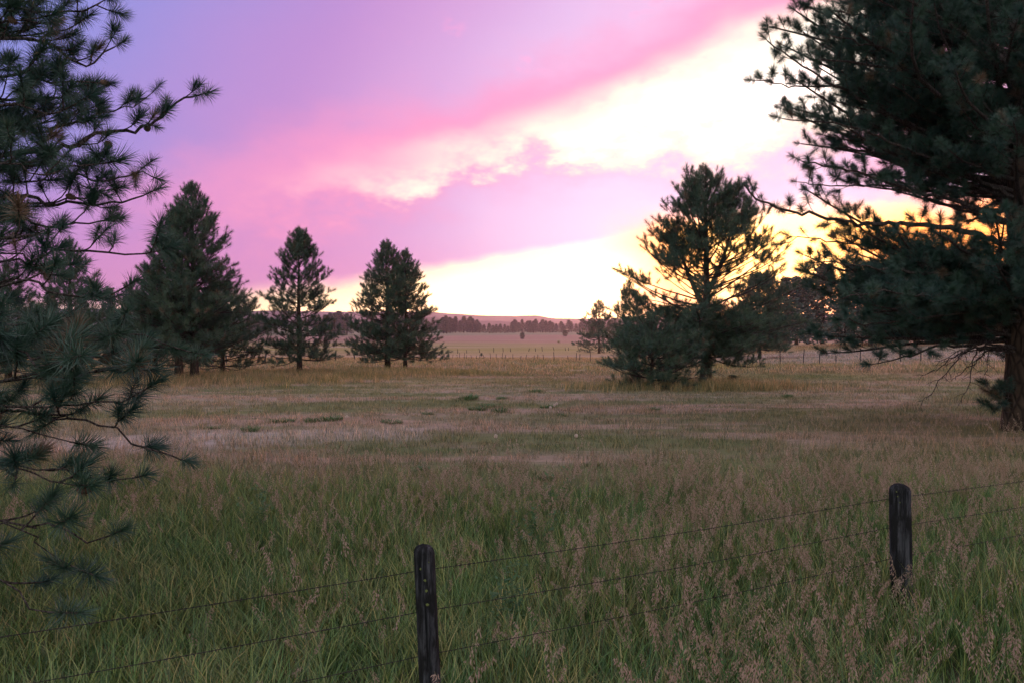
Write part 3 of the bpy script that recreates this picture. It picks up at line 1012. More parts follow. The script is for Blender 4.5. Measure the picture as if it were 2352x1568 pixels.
    # fuller interior of the crown
    yr = [0, 60, 140, 222, 300, 400, 460, 520, 600, 700, 800, 900, 960, 1040]
    xr = [240, 255, 250, 200, 330, 310, 250, 180, 260, 290, 330, 290, 280, 300]
    for k in range(25):
        y = rng.choice([rng.uniform(-150, 250), rng.uniform(250, 560), rng.uniform(560, 960)], p=[.48, .18, .34])
        x = rng.uniform(.25, 1.0) * np.interp(y, yr, xr)
        dp = np.interp(y, [0, 500, 1000], [9.6, 8.6, 6.9]) + rng.normal(0, .5)
        limb([(x * .2 - 40, y + rng.uniform(0, 50), dp), (x * .65, y + rng.uniform(5, 35), dp), (x, y, dp)], .026, .27, .45, .35)
    # parts of the crown above the picture and on the far side
    for k in range(34):
        z = rng.uniform(2.6, 13.5)
        a = rng.uniform(1.2, 5.4)
        pts = grow(rng, base + np.array([0, 0, z]), a, math.radians(5 + 2.5 * z), 3.6 * (1 - z / 17), 7, 18, 6)
        mb = MB(); mb.tube(pts, np.linspace(.04, .01, len(pts)), 6, False)
        dress(rng, pts, mb, tufts, .03, .3, .45, .3, .5, (.85, 1.2), 2, 3, .007)
        mb.shift(base)
        put('limb', mb.me('limb', [M['twig']]), root)
    # cones sit at the root of some tufts
    near_t = sorted([t for t in tufts if -5.6 < t[0][0] and t[0][1] < 10.5], key=lambda t: rng.rand())[:14]
    for k, t in enumerate(near_t):
        c_ = put('pine_cone', CONE_ME[k % 2], root, t[0] - base + rng.normal(0, .02, 3) - np.array([0, 0, .02]))
        c_.rotation_euler = (rng.uniform(1.4, 2.4), 0, rng.rand() * 6.28)
        c_.scale = (1.1,) * 3
    print('near left tufts', len(tufts))
    place_tufts(tufts, root, G_NEAR, NEAR_ME, rng, 300, base)


near_left()


# ------------------------------------------------------------------ the near right pine
def near_right():
    rng = np.random.RandomState(91)
    base = gp(2346, 990)
    yb = base[1]
    root = empty('pine_tree', base)
    tag(root, 'huge dark pine filling the right edge with thick trunk in the grass', 'tree', 'pines close to the camera')
    H = 18.5
    zs = np.linspace(-.3, H, 40)
    axis = np.c_[np.cumsum(rng.normal(0, .01, 40)) - 0.012 * zs, np.cumsum(rng.normal(0, .01, 40)), zs]
    rad = np.interp(zs, [-.3, 0, .5, 2, 6, 12, 18.5], [.52, .46, .40, .36, .30, .18, .03])
    put('trunk', trunk_mesh(axis, rad, 22, 5, rough=.07), root)
    tufts = []
    W_ = lambda p_: np.asarray(p_) - base

    def add_limb(pts, r0, sp, tl, start, per=2, ts=(.9, 1.25), sub=.5, label=None, lift=.5, bare=False, keep=1.0):
        mb = MB()
        mb.tube(pts, np.linspace(r0, r0 * .22, len(pts)), 7, False)
        tt = []
        dress(rng, pts, mb, tt, r0, sp, tl, start, -lift if bare else lift, ts, per, 3, .011 if not bare else .008, sub=sub, flat=.35)
        if not bare:
            tufts.extend([t for t in tt if rng.rand() < keep])
        mb.shift(base)
        o_ = put('limb', mb.me('limb', [M['twig']]), root)
        if label: o_['label'] = label

    def limb(px, r0=.06, sp=.26, tl=.6, start=.22, zdrop=.6, **kw):
        pts = [at(*q) for q in px]
        z0 = pts[0][2] - base[2] - zdrop
        a0 = base + np.array([np.interp(z0, zs, axis[:, 0]), np.interp(z0, zs, axis[:, 1]), z0])
        sp_ = spline([a0] + pts, 5 * len(pts) + 6)
        sp_ = sp_ + rng.normal(0, .025, sp_.shape)
        add_limb(sp_, r0, sp, tl, start, **kw)

    # limbs whose tips make the left outline
    limb([(2200, 330, yb), (2050, 270, yb - .4), (1950, 215, yb - .8), (1882, 178, yb - .8), (1810, 130, yb - .8), (1765, 95, yb - .8)], .07, .22, .6, .2)
    limb([(2200, 300, yb + .5), (2060, 235, yb + .6), (1954, 196, yb + .5), (1860, 200, yb + .4), (1813, 197, yb + .4), (1740, 186, yb + .4)], .06, .24, .5, .2)
    limb([(2220, 400, yb - .5), (2060, 330, yb - 1), (1937, 284, yb - 1), (1858, 280, yb - 1), (1793, 273, yb - 1)], .06, .24, .5, .2)
    limb([(2220, 470, yb - .3), (2101, 441, yb - .6), (1985, 400, yb - .8), (1882, 380, yb - .8), (1837, 369, yb - .8)], .07, .24, .5, .25, label='arching limb over the orange glow')
    limb([(2294, 554, yb - .4), (2232, 536, yb - .7), (2103, 514, yb - 1.2), (1975, 514, yb - 1.6), (1829, 488, yb - 2.0), (1737, 456, yb - 2.2), (1712, 425, yb - 2.2)], .085, .34, .55, .35, keep=.75, zdrop=.3, label='longest limb stretched left above the glow')
    limb([(2200, 480, yb + .8), (2050, 430, yb + 1.2), (1900, 425, yb + 1.5), (1830, 420, yb + 1.5)], .05, .3, .5, .3)
    limb([(2230, 590, yb + .5), (2080, 575, yb + .6), (1940, 560, yb + .5), (1850, 545, yb + .5), (1800, 560, yb + .5)], .05, .36, .5, .35, keep=.7)
    limb([(2220, 640, yb - 1.2), (2090, 625, yb - 2), (1960, 610, yb - 2.4), (1870, 600, yb - 2.6)], .055, .30, .6, .3)
    limb([(2240, 690, yb - 1.5), (2120, 680, yb - 3), (2020, 670, yb - 3.6), (1930, 690, yb - 3.8)], .06, .24, .62, .25)
    limb([(2240, 730, yb - .6), (2100, 735, yb - 1.2), (1990, 745, yb - 1.6), (1935, 730, yb - 1.8)], .055, .24, .6, .25)
    limb([(2268, 799, yb - .5), (2158, 796, yb - 1), (2067, 822, yb - 1.3), (2000, 838, yb - 1.5)], .05, .26, .5, .45, zdrop=.1)
    limb([(2230, 120, yb), (2090, 60, yb - .5), (1960, 30, yb - .8), (1890, 25, yb - .9)], .06, .22, .6, .2)
    limb([(2230, 200, yb - .8), (2080, 130, yb - 1.6), (1960, 95, yb - 2), (1910, 80, yb - 2)], .06, .22, .6, .2)
    # dead hanging limbs
    for k, px in enumerate([[(2250, 790, yb - .6), (2217, 807, yb - .9), (2158, 872, yb - 1.3), (2114, 938, yb - 1.5)],
                            [(2260, 795, yb - .8), (2235, 830, yb - 1.2), (2225, 880, yb - 1.4), (2200, 935, yb - 1.5)],
                            [(2270, 800, yb - .3), (2200, 815, yb - .3), (2140, 850, yb - .3), (2100, 862, yb - .3)],
                            [(2280, 805, yb - .9), (2265, 840, yb - 1.3), (2262, 885, yb - 1.4)],
                            [(2285, 800, yb + .4), (2240, 830, yb + .6), (2190, 870, yb + .7)],
                            [(2262, 798, yb - 1.2), (2190, 810, yb - 1.9), (2150, 840, yb - 2.1)]]):
        limb(px, .028, .15, .42, .3, zdrop=.05, bare=True, sub=.3, label='bare dead limb hanging from the crown', lift=.7)
    # body of the crown all round the trunk
    for k in range(418):
        z = rng.uniform(2.3, 17.2) if k % 3 else rng.uniform(2.3, 10.5)
        a = rng.rand() * 6.28
        if k >= 393: z, a = rng.uniform(2.5, 3.8), math.pi + rng.uniform(-.2, 1.0)
        elif k >= 350: z, a = rng.uniform(6.3, 12.0), math.pi + rng.uniform(-.8, .8)
        R = np.interp(z, [2.0, 3.5, 6, 9, 12, 15, 18], [4.4, 5.5, 5.8, 5.9, 5.0, 3.0, .8]) * rng.uniform(.6, 1.04)
        # keep the gap of glowing sky under the long limb open
        if 4.1 < z < 5.7 and math.cos(a) < 0.6 and rng.rand() < .88: continue
        if k >= 393: R = rng.uniform(4.4, 6.0)
        elif k >= 350: R = rng.uniform(4.6, 6.5)
        if z > 5.4 and math.sin(a) < -.55 and math.cos(a) > -.75 and rng.rand() < .75: continue
        e = math.radians(np.interp(z, [2, 6, 12, 18], [-6, 6, 22, 55]) + rng.normal(0, 6))
        b_ = base + np.array([np.interp(z, zs, axis[:, 0]), np.interp(z, zs, axis[:, 1]), z])
        pts = grow(rng, b_, a, e, R / max(.5, math.cos(e)), 8, 16, 6)
        add_limb(pts, max(.02, .012 * R + .01), .19, .66, .26, ts=(.75, 1.2))
    # small tuft shoots at the foot of the trunk
    for k in range(5):
        p0 = base + np.array([-.35, -.2, .5 + .12 * k])
        pts = grow(rng, p0, math.pi + rng.normal(0, .6), .1, .6, 4, 20, 8)
        add_limb(pts, .012, .2, .3, .2)
    print('near right', base, 'tufts', len(tufts))
    place_tufts(tufts, root, G_NEAR, NEAR_ME, rng, 300, base)


near_right()


# ------------------------------------------------------------------ far trees: each one a thing, shapes shared
def far_tree_parts(seed, broad=False, nb_=150, q_=24):
    """unit-height tree: leaf clumps hung along many short limbs"""
    r_ = np.random.RandomState(seed)
    pts = []
    R0 = r_.uniform(.20, .27) if not broad else .36
    mb = MB()
    mb.tube([(0, 0, -.03), (0, 0, .3), (0, 0, .96)], [.018, .013, .003], 6)
    for i in range(nb_):
        u = ((i + .5) / nb_) ** .85
        z = .09 + .88 * u if not broad else .10 + .80 * u
        env = R0 * (1 - u) ** 1.0 * r_.uniform(.6, 1.15) + .014
        if broad:
            env = R0 * math.sqrt(max(.03, 1 - (2 * u - .85) ** 2)) * r_.uniform(.65, 1.1)
        a = i * 2.39996 + r_.normal(0, .4)
        e = np.interp(u, [0, .5, 1], [-.25, .25, 1.3]) if not broad else np.interp(u, [0, 1], [-.3, 1.2])
        d = np.array([math.cos(a), math.sin(a), e])
        t = np.sqrt(r_.uniform(.12, 1.0, q_))
        p = np.array([0, 0, z]) + d * env * t[:, None] + r_.normal(0, .014, (q_, 3)) * np.array([1, 1, .8]) * (1 + t[:, None] * (1.2 if broad else .4))
        pts.append(p)
        if i % 3 == 0:
            mb.tube([(0, 0, z), tuple(np.array([0, 0, z]) + d * env * .9)], [.004, .0015], 3, False)
    pts = np.concatenate(pts)
    n = len(pts)
    s_ = .019 if not broad else .033
    d1 = r_.normal(0, 1, (n, 3)); d1 /= np.linalg.norm(d1, axis=1)[:, None]
    d2 = np.cross(d1, r_.normal(0, 1, (n, 3))); d2 /= np.linalg.norm(d2, axis=1)[:, None]
    sz = r_.uniform(.5, 1.2, (n, 1)) * s_
    V = np.stack([pts - d1 * sz, pts + d2 * sz * .55, pts + d1 * sz, pts - d2 * sz * .55], 1).reshape(-1, 3)
    F = np.arange(4 * n).reshape(-1, 4)
    return mesh('crown', V, F, [M['needle_far']], False), mb.me('trunk', [M['bark']])


FAR = [far_tree_parts(200 + i) for i in range(6)]
FARB = [far_tree_parts(300 + i, True) for i in range(2)]


def far_tree(loc, h, w, label, group, rng, kinds=FAR, name='distant_pine', cat='tree'):
    root = empty(name, loc)
    tag(root, label, cat, group)
    k = rng.randint(len(kinds))
    for nm, me in (('crown', kinds[k][0]), ('trunk', kinds[k][1])):
        c_ = put(nm, me, root)
        c_.scale = (w, w, h)
    root.rotation_euler.z = rng.rand() * 6.28
    return root


rng = np.random.RandomState(400)
# line of trees across the far end of the valley
cols = []
for x0, x1, y0, y1, hpx, step in ((555, 625, 769, 771, (26, 40), 9), (748, 800, 768, 770, (34, 56), 9), (985, 1028, 764, 767, (24, 34), 9),
                                  (1018, 1098, 764, 765, (28, 41), 7), (1096, 1118, 764, 765, (18, 28), 8), (1122, 1178, 765, 766, (14, 24), 10), (1176, 1270, 763, 765, (22, 34), 8),
                                  (1268, 1345, 763, 766, (18, 32), 10), (1338, 1420, 762, 764, (20, 34), 9), (470, 556, 770, 772, (24, 38), 14)):
    x = x0
    while x < x1:
        cols.append((x + rng.uniform(-2, 2), rng.uniform(y0, y1), rng.uniform(*hpx)))
        x += step * rng.uniform(.7, 1.35)
cols.sort()
for i, (x, y, hp) in enumerate(cols):
    b = gp(x, y)
    h = hp / FPX * b[1]
    far_tree(b, h, h * rng.uniform(1.5, 2.3), 'dark pine in the distant tree line under the hills, %s from the left' % ordinal(i), 'pines of the distant tree line', rng)
# wood behind the right-hand fence
wood = []
for i in range(17):
    wood.append((1795 + i * 34 + rng.uniform(-9, 9), rng.uniform(786, 797), rng.uniform(125, 185)))
for i in range(12):
    wood.append((1700 + i * 60 + rng.uniform(-14, 14), rng.uniform(779, 784), rng.uniform(70, 105)))
wood.sort()
for i, (x, y, hp) in enumerate(wood):
    b = gp(x, y)
    h = hp / FPX * b[1]
    far_tree(b, h, h * rng.uniform(1.4, 2.1), 'dark pine of the wood beyond the right-hand fence, %s from the left' % ordinal(i), 'pines of the wood on the right', rng, name='wood_pine')
# wood beyond the left clump
for i in range(9):
    x, y = 10 + i * 58 + rng.uniform(-12, 12), rng.uniform(800, 812)
    b = gp(x, y)
    h = rng.uniform(95, 150) / FPX * b[1]
    far_tree(b, h, h * rng.uniform(1.1, 1.4), 'dim pine beyond the left clump, %s from the left edge' % ordinal(i), 'pines of the wood on the left', rng, name='wood_pine')
# single bushes out in the fields
for px, py, hp, wf, label, kinds in ((1200, 779, 15, 1.15, 'round bush alone in the middle of the far field', FARB), (1298, 773, 14, 1.5, 'dark wide bush at the far field edge right of the round bush', FARB),
                                     (1106, 818, 8, 1.0, 'small dark bush by the wire fence, right one of two', FARB), (1030, 821, 9, .9, 'small dark bush by the wire fence, left one of two', FARB),
                                     (1043, 763, 14, 1.3, 'pale olive bush beside the distant white trailers', FARB), (1012, 762, 9, 1.5, 'small olive bush behind the distant white trailers', FARB),
                                     (640, 828, 8, 3.0, 'low reddish brush along the fence behind the lone pine', FARB), (722, 824, 7, 2.8, 'low brush between the lone pine and the pair', FARB),
                                     (1683, 886, 26, 1.5, 'grey green shrub at the foot of the spreading pine', FARB)):
    b = gp(px, py)
    h = hp / FPX * b[1]
    far_tree(b, h, h * wf, label, 'bushes in the fields', rng, kinds, 'bush', 'bush')

# ------------------------------------------------------------------ wood and metal for fences
m_, n, o = material('weathered_post')
v = n.new('ShaderNodeTexCoord').outputs['Object']
g1_ = n.noise(n.vmul(v, (1, 1, .05)), 34, 6, .7)
g2_ = n.noise(n.vmul(v, (1, 1, .35)), 11, 4, .6)
c = n.mix(n.smooth(g1_, .38, .66), (0.008, 0.008, 0.010, 1), (0.10, 0.098, 0.105, 1))
c = n.mix(n.smooth(g2_, .44, .60), c, (0.016, 0.015, 0.015, 1))  # broad dark patches: weathering, and the posts' unlit half put into the colour
principled(n, o, c, .9, .15, n.add(g1_, n.mul(g2_, .5)), 1.0, .035)
M['post'] = m_
m_, n, o = material('lichen')
v = n.new('ShaderNodeTexCoord').outputs['Object']
principled(n, o, n.mix(n.noise(v, 120, 3), (.10, .12, .04, 1), (.17, .19, .07, 1)), .95, .05, n.noise(v, 250, 3), .6, .004)
M['lichen'] = m_
m_, n, o = material('rusty_wire')
v = n.new('ShaderNodeTexCoord').outputs['Object']
principled(n, o, n.mix(n.noise(v, 40, 3), (.02, .015, .012, 1), (.045, .033, .028, 1)), .7, .3)
M['wire'] = m_


def post_mesh(seed, r, h, lean, sides=28):
    r_ = np.random.RandomState(seed)
    rings = []
    zz = np.r_[np.linspace(-.35, h - r * .9, 26), h - r * .9 + r * .9 * np.sin(np.linspace(.15, 1, 7) * math.pi / 2)]
    V, F = [], []
    ph = r_.rand(5) * 6.28
    crack = r_.uniform(-.25, .25) - math.pi / 2
    for z in zz:
        top = max(0, (z - (h - r * .9)) / (r * .9))
        rr = r * (1 + .05 * (1 - z / h)) * math.sqrt(max(.02, 1 - top ** 2.6))
        for k in range(sides):
            t = 2 * math.pi * k / sides
            w = 1 + .07 * math.sin(2 * t + ph[3]) + .06 * math.sin(3 * t + ph[0] + z * .8) + .035 * math.sin(5 * t + ph[1] + z * 1.2) + .02 * math.sin(9 * t + ph[2] + z * 3) + r_.normal(0, .012)
            dc = (t - crack - .12 * math.sin(z * 3) + math.pi) % (2 * math.pi) - math.pi
            w -= .34 * math.exp(-(dc / .16) ** 2) * min(1, max(0, 1.15 - z / h * .35))
            V.append((lean[0] * z + rr * w * math.cos(t), lean[1] * z + rr * w * math.sin(t), z + r_.normal(0, .002)))
    n_ = len(zz)
    for i in range(n_ - 1):
        for k in range(sides):
            F.append((i * sides + k, i * sides + (k + 1) % sides, (i + 1) * sides + (k + 1) % sides, (i + 1) * sides + k))
    F.append(tuple((n_ - 1) * sides + k for k in range(sides)))
    return mesh('post', V, F, [M['post']])


P1 = np.array([-.500, 4.95]); P2 = np.array([3.445, 7.0])
fence = empty('barbed_wire_fence', (P1[0], P1[1], 0))
tag(fence, 'near barbed wire fence with two dark rounded wooden posts', 'fence')
org = np.array([P1[0], P1[1], 0.0])
step = P2 - P1
posts = [(P1 - step, .085, 1.2, (0, 0), 61), (P1, .063, 1.235, (-.045, .02), 62), (P2, .084, 1.22, (-.022, 0), 63), (P2 + step, .08, 1.2, (.02, 0), 64)]
WZ = (1.06, .80, .52)
pobj = []
for (pp, r_, h_, ln, sd_) in posts:
    q = put('post', post_mesh(sd_, r_, h_, ln), fence, np.array([pp[0], pp[1], 0]) - org)
    pobj.append(q)
pobj[1]['label'] = 'nearer post cut by the bottom edge, spotted with lichen'
pobj[2]['label'] = 'farther post standing in seed heads on the right'
rl = np.random.RandomState(9)
mbl = MB()
lm = []
for k in range(8):
    a_ = np.linspace(0, 2 * math.pi, 9)[:-1]
    rr = rl.uniform(.75, 1.2, 8)
    v_ = [(0, 0, .35)] + [(math.cos(t) * w, math.sin(t) * w, 0) for t, w in zip(a_, rr)]
    lm.append(mesh('lichen', v_, [(0, 1 + j, 1 + (j + 1) % 8) for j in range(8)], [M['lichen']], True))
for pi_, spots in ((1, [(-1.85, 1.10, .011), (-1.45, 1.03, .012), (-1.38, .965, .012), (-.35, .92, .010), (-1.33, .88, .013), (-.6, .44, .010), (-1.0, 1.14, .006)]),
                   (2, [(-2.2, 1.12, .010), (-2.0, 1.07, .008), (-.9, 1.10, .008), (-.5, 1.0, .010), (-2.3, 1.16, .009)])):
    pp, r_, h_, ln, _ = posts[pi_]
    for k, (t, z, s_) in enumerate(spots):
        top = max(0, (z - (h_ - r_ * .9)) / (r_ * .9))
        rr = r_ * 1.03 * math.sqrt(max(.1, 1 - top ** 2.6))
        q = put('lichen', lm[k % 8], pobj[pi_], (ln[0] * z + rr * math.cos(t), ln[1] * z + rr * math.sin(t), z))
        q.rotation_euler = Vector((math.cos(t), math.sin(t), .1)).to_track_quat('Z', 'Y').to_euler()
        q.scale = (s_ * .75,) * 3
for wi, wz in enumerate(WZ):
    ctrl = []
    for j in range(len(posts)):
        pp, r_, h_, ln, _ = posts[j]
        nrm = np.array([-step[1], step[0]]) / np.linalg.norm(step)
        ctrl.append(np.array([pp[0] + nrm[0] * (r_ + .004) + ln[0] * wz, pp[1] + nrm[1] * (r_ + .004), wz + (.012 if j == 2 else 0)]))
    pts = []
    for j in range(len(ctrl) - 1):
        for t in np.linspace(0, 1, 41)[:(41 if j == len(ctrl) - 2 else 40)]:
            p_ = ctrl[j] * (1 - t) + ctrl[j + 1] * t
            p_[2] -= .018 * 4 * t * (1 - t)
            pts.append(p_ - org)
    pts = np.array(pts)
    mb = MB()
    # two strands laid round each other
    fine = spline(pts, 900)
    Ls = np.r_[0, np.cumsum(np.linalg.norm(np.diff(fine, axis=0), axis=1))]
    for ph in (0, math.pi):
        off = np.c_[np.zeros(len(fine)), np.cos(Ls * 95 + ph) * .0018, np.sin(Ls * 95 + ph) * .0018]
        mb.tube(fine + off, .0016, 4, False)
    s_ = .05
    while s_ < Ls[-1]:
        i = int(np.searchsorted(Ls, s_))
        c0 = fine[min(i, len(fine) - 1)]
        for k in range(2):
            d_ = rl.normal(0, 1, 3); d_ /= np.linalg.norm(d_)
            mb.tube([c0 - d_ * .014, c0 + d_ * .014], [.0018, .0018], 3, False)
        s_ += .125
    put('wire', mb.me('wire', [M['wire']]), fence)


def thin_fence(pa, pb, npost, label, r=.05, h=1.25, lean=.06, seed=1, wires=3):
    r_ = np.random.RandomState(seed)
    A, B = gp(*pa), gp(*pb)
    root = empty('wire_fence', A)
    tag(root, label, 'fence', 'wire fences across the pasture')
    tops = []
    for i in range(npost):
        t = i / (npost - 1) + (r_.normal(0, .22 / npost) if 0 < i < npost - 1 else 0)
        x, y = A[0] + (B[0] - A[0]) * t, A[1] + (B[1] - A[1]) * t
        z = float(ground_z(x, y))
        mb = MB()
        hh = h * r_.uniform(.62, 1.15)
        lx = r_.normal(0, lean)
        mb.tube([(0, 0, -.2), (lx * .4, 0, hh * .5), (lx, 0, hh - .03), (lx, 0, hh)], [r, r * .97, r * .92, r * .6], 7)
        put('post', mb.me('post', [M['post']]), root, np.array([x, y, z]) - A)
        tops.append(np.array([x, y, z]) - A)
    for w in range(wires):
        mb = MB()
        mb.tube([q + np.array([0, -.0, .35 + w * .38]) for q in tops], .004, 4, False)
        put('wire', mb.me('wire', [M['wire']]), root)


thin_fence((1015, 822), (1420, 834), 29, 'nearer wire fence crossing the middle of the pasture', seed=2, r=.04, h=1.15, lean=.10)
thin_fence((1015, 812), (1375, 801), 16, 'farther wire fence with leaning posts behind the middle one', seed=3, r=.09, h=1.5, lean=.2)
thin_fence((1745, 836), (2200, 826), 11, 'wire fence before the wood on the right', seed=4, r=.05, h=1.45)
thin_fence((520, 838), (815, 826), 6, 'old post and wire fence behind the lone pine', seed=5, r=.09, h=1.3, lean=.12)

# ------------------------------------------------------------------ far homestead and hay bale
def flat_mat(name, c1, c2, rough=.5, spec=.4, sc=3.0):
    m_, n, o = material(name)
    v = n.new('ShaderNodeTexCoord').outputs['Object']
    principled(n, o, n.mix(n.noise(v, sc, 4), c1, c2), rough, spec)
    return m_


M['white'] = flat_mat('white_siding', (.72, .74, .80, 1), (.8, .82, .88, 1))
M['blue'] = flat_mat('blue_grey_panel', (.25, .32, .48, 1), (.32, .40, .55, 1))
M['glass'] = flat_mat('dark_window', (.02, .025, .03, 1), (.04, .045, .05, 1), .1, .6)
M['tyre'] = flat_mat('tyre_rubber', (.02, .02, .02, 1), (.03, .03, .03, 1), .9, .1)
M['hay'] = flat_mat('hay', (.34, .25, .15, 1), (.42, .32, .22, 1), .95, .05, 12)


def trailer(px, py, L, Hh, label, seed, body):
    b = gp(px, py)
    root = empty('camper_trailer', b)
    tag(root, label, 'trailer', 'vehicles at the far homestead')
    mb = MB()
    prof = [(-L / 2, .55), (L / 2, .55), (L / 2, Hh * .75), (L / 2 - .5, Hh), (-L / 2 + .3, Hh), (-L / 2, Hh * .85)]
    n_ = len(prof)
    v_ = [(x, -1.25, z) for x, z in prof] + [(x, 1.25, z) for x, z in prof]
    mb.raw(v_, [tuple(range(n_)), tuple(range(2 * n_ - 1, n_ - 1, -1))] + [(i + n_, (i + 1) % n_ + n_, (i + 1) % n_, i) for i in range(n_)])
    put('body', mb.me('body', [body], False), root)
    for k in range(3):
        x = -L / 2 + L * (k + .6) / 3.3
        mw = MB(); mw.box((x, -1.29, Hh * .52), (x + .8, -1.253, Hh * .76))
        put('window', mw.me('window', [M['glass']], False), root)
    for x in (-.5, .5):
        mw = MB(); mw.tube([(x, -1.3, .38), (x, -1.0, .38)], .38, 14)
        put('wheel', mw.me('wheel', [M['tyre']]), root)
    root.rotation_euler.z = .12 * seed


trailer(1033, 763.5, 9.0, 4.0, 'bluish white trailer, rightmost at the far homestead', 1, M['white'])
trailer(1021, 764, 6.0, 3.2, 'small blue grey trailer in the middle of the far homestead', -1, M['blue'])
trailer(1009, 764.5, 8.0, 3.6, 'white trailer, leftmost at the far homestead', .5, M['white'])

b = gp(1283, 787)
root = empty('hay_bale', b)
tag(root, 'single round hay bale lying in the far green field', 'hay bale')
mb = MB()
a_ = np.random.RandomState(4).normal(1, .02, (5, 22))
mb.tube([(-.75, 0, .78), (-.72, 0, .78), (0, 0, .78), (.72, 0, .78), (.75, 0, .78)], [.7, .78, .8, .78, .7], 22, True, 0, a_)
put('bale_roll', mb.me('bale_roll', [M['hay']]), root)
for x in (-.4, 0, .4):
    mb = MB()
    t = np.linspace(0, 2 * math.pi, 23)
    mb.tube([(x, math.cos(q) * .815, .78 + math.sin(q) * .815) for q in t], .012, 4, False)
    put('twine', mb.me('twine', [M['stalk']]), root)


# ------------------------------------------------------------------ grasses
def blade_clump(seed, n, h, w, spread, mat, segs=3, bend=.5, thin=.4):
    r_ = np.random.RandomState(seed)
    mb = MB()
    for i in range(n):
        a = r_.rand() * 6.28
        rr = spread * math.sqrt(r_.rand())
        b = np.array([rr * math.cos(a), rr * math.sin(a), -.02])
        az = r_.rand() * 6.28
        tilt = r_.uniform(.03, .32)
        H = h * r_.uniform(.45, 1.1)
        d = np.array([math.cos(az), math.sin(az), 0])
        s_ = np.array([-math.sin(az), math.cos(az), 0])
        ww = w * r_.uniform(.6, 1.2) / 2
        pts = [b]
        k = tilt
        for j in range(segs):
            k += bend * r_.uniform(.3, 1.2) * (j + .5) / segs
            pts.append(pts[-1] + (d * math.sin(k) + np.array([0, 0, math.cos(k)])) * H / segs)
        vs_, fs = [], []
        for j in range(segs):
            q = ww * (1 - thin * j / segs)
            vs_ += [pts[j] - s_ * q, pts[j] + s_ * q]
        vs_.append(pts[-1])
        for j in range(segs - 1): fs.append((2 * j, 2 * j + 1, 2 * j + 3, 2 * j + 2))
        fs.append((2 * segs - 2, 2 * segs - 1, 2 * segs))
        mb.raw(vs_, fs)
    me = mb.me('grass_clump', [mat], False)
    me.attributes.new('tone', 'FLOAT', 'POINT').data.foreach_set('value', np.repeat(r_.rand(n), 2 * segs + 1).astype(np.float32))
    return put('grass_source', me, link=False)


def seed_stalk(seed, nst):
    r_ = np.random.RandomState(seed)
    mb = MB()
    for s_ in range(nst):
        b = np.r_[r_.normal(0, .07, 2), 0]
        az = r_.rand() * 6.28
        d = np.array([math.cos(az), math.sin(az), 0])
        H = r_.uniform(.44, .76)
        pts = [b + np.array([0, 0, -.02])]
        k = r_.uniform(.02, .15)
        for j in range(5):
            k += r_.uniform(.0, .12) * (1 if j < 3 else 2.2)
            pts.append(pts[-1] + (d * math.sin(k) + np.array([0, 0, math.cos(k)])) * H / 5)
        mb.tube(pts, np.linspace(.0022, .0012, len(pts)), 3, False, 1)
        axis = spline(pts[3:], 14)
        head = r_.randint(20, 40)
        for i in range(head):
            u = .30 + .70 * (i + .5) / head
            p = axis[min(13, int(u * 13))]
            a2 = az + r_.normal(0, .9)
            out = np.array([math.cos(a2), math.sin(a2), 0])
            L1 = r_.uniform(.012, .055) * (1.15 - u * .6)
            q = p + out * L1 * .75 + np.array([0, 0, L1 * r_.uniform(-.1, .6)])
            dn = out * r_.uniform(.1, .6) + np.array([0, 0, -1.0]) * r_.uniform(.3, 1.0)
            dn /= np.linalg.norm(dn)
            Ls_ = r_.uniform(.016, .028)
            sd_ = np.cross(dn, r_.normal(0, 1, 3)); sd_ /= np.linalg.norm(sd_)
            wq = r_.uniform(.0026, .0044)
            mid = q + dn * Ls_ * .45
            sd2 = np.cross(dn, sd_)
            mb.raw([q, mid - sd_ * wq, q + dn * Ls_, mid + sd_ * wq, mid - sd2 * wq * .7, mid + sd2 * wq * .7], [(0, 1, 2, 3), (0, 4, 2, 5)], 0)
            mb.raw([p, p + np.array([.0012, 0, 0]), q], [(0, 1, 2)], 1)
    return put('seed_source', mb.me('seed_grass', [M['seed'], M['stalk']], False), link=False)


G_TALL = scatter_group('tall_grass', [blade_clump(500 + i, 26, .56, .0068, .15, M['tall'], 3, .34) for i in range(6)])
G_SEED = scatter_group('seed_grass', [seed_stalk(520 + i, 1 + i % 3) for i in range(6)])
G_SHORT = scatter_group('short_grass', [blade_clump(540 + i, 26, .17, .008, .24, M['short'], 2, .7) for i in range(5)])
G_STRIP = scatter_group('strip_grass', [blade_clump(560 + i, 22, .55, .014, .25, M['strip'], 2, .5) for i in range(4)])
G_FAR = scatter_group('far_grass', [blade_clump(580 + i, 20, .30, .03, .55, M['short'], 2, .7) for i in range(4)])
rng = np.random.RandomState(2024)


def vnoise(x, y, s, seed):
    """cheap value noise"""
    x = np.asarray(x) * s; y = np.asarray(y) * s
    xi, yi = np.floor(x).astype(int), np.floor(y).astype(int)
    fx, fy = x - xi, y - yi
    fx = fx * fx * (3 - 2 * fx); fy = fy * fy * (3 - 2 * fy)
    def h(a, b): return (np.sin(a * 127.1 + b * 311.7 + seed * 74.7) * 43758.5453) % 1.0
    return (h(xi, yi) * (1 - fx) + h(xi + 1, yi) * fx) * (1 - fy) + (h(xi, yi + 1) * (1 - fx) + h(xi + 1, yi + 1) * fx) * fy


def field_points(n, y0, y1, pw=1.0, side=.78, pad=1.5):
    """points in the wedge in front of the camera, a little wider than the picture"""
    y = y0 * (y1 / y0) ** rng.rand(n) if pw == 0 else (y0 ** (pw + 1) + rng.rand(n) * (y1 ** (pw + 1) - y0 ** (pw + 1))) ** (1 / (pw + 1))
    x = rng.uniform(-1, 1, n) * (y * side + pad)
    return x, y


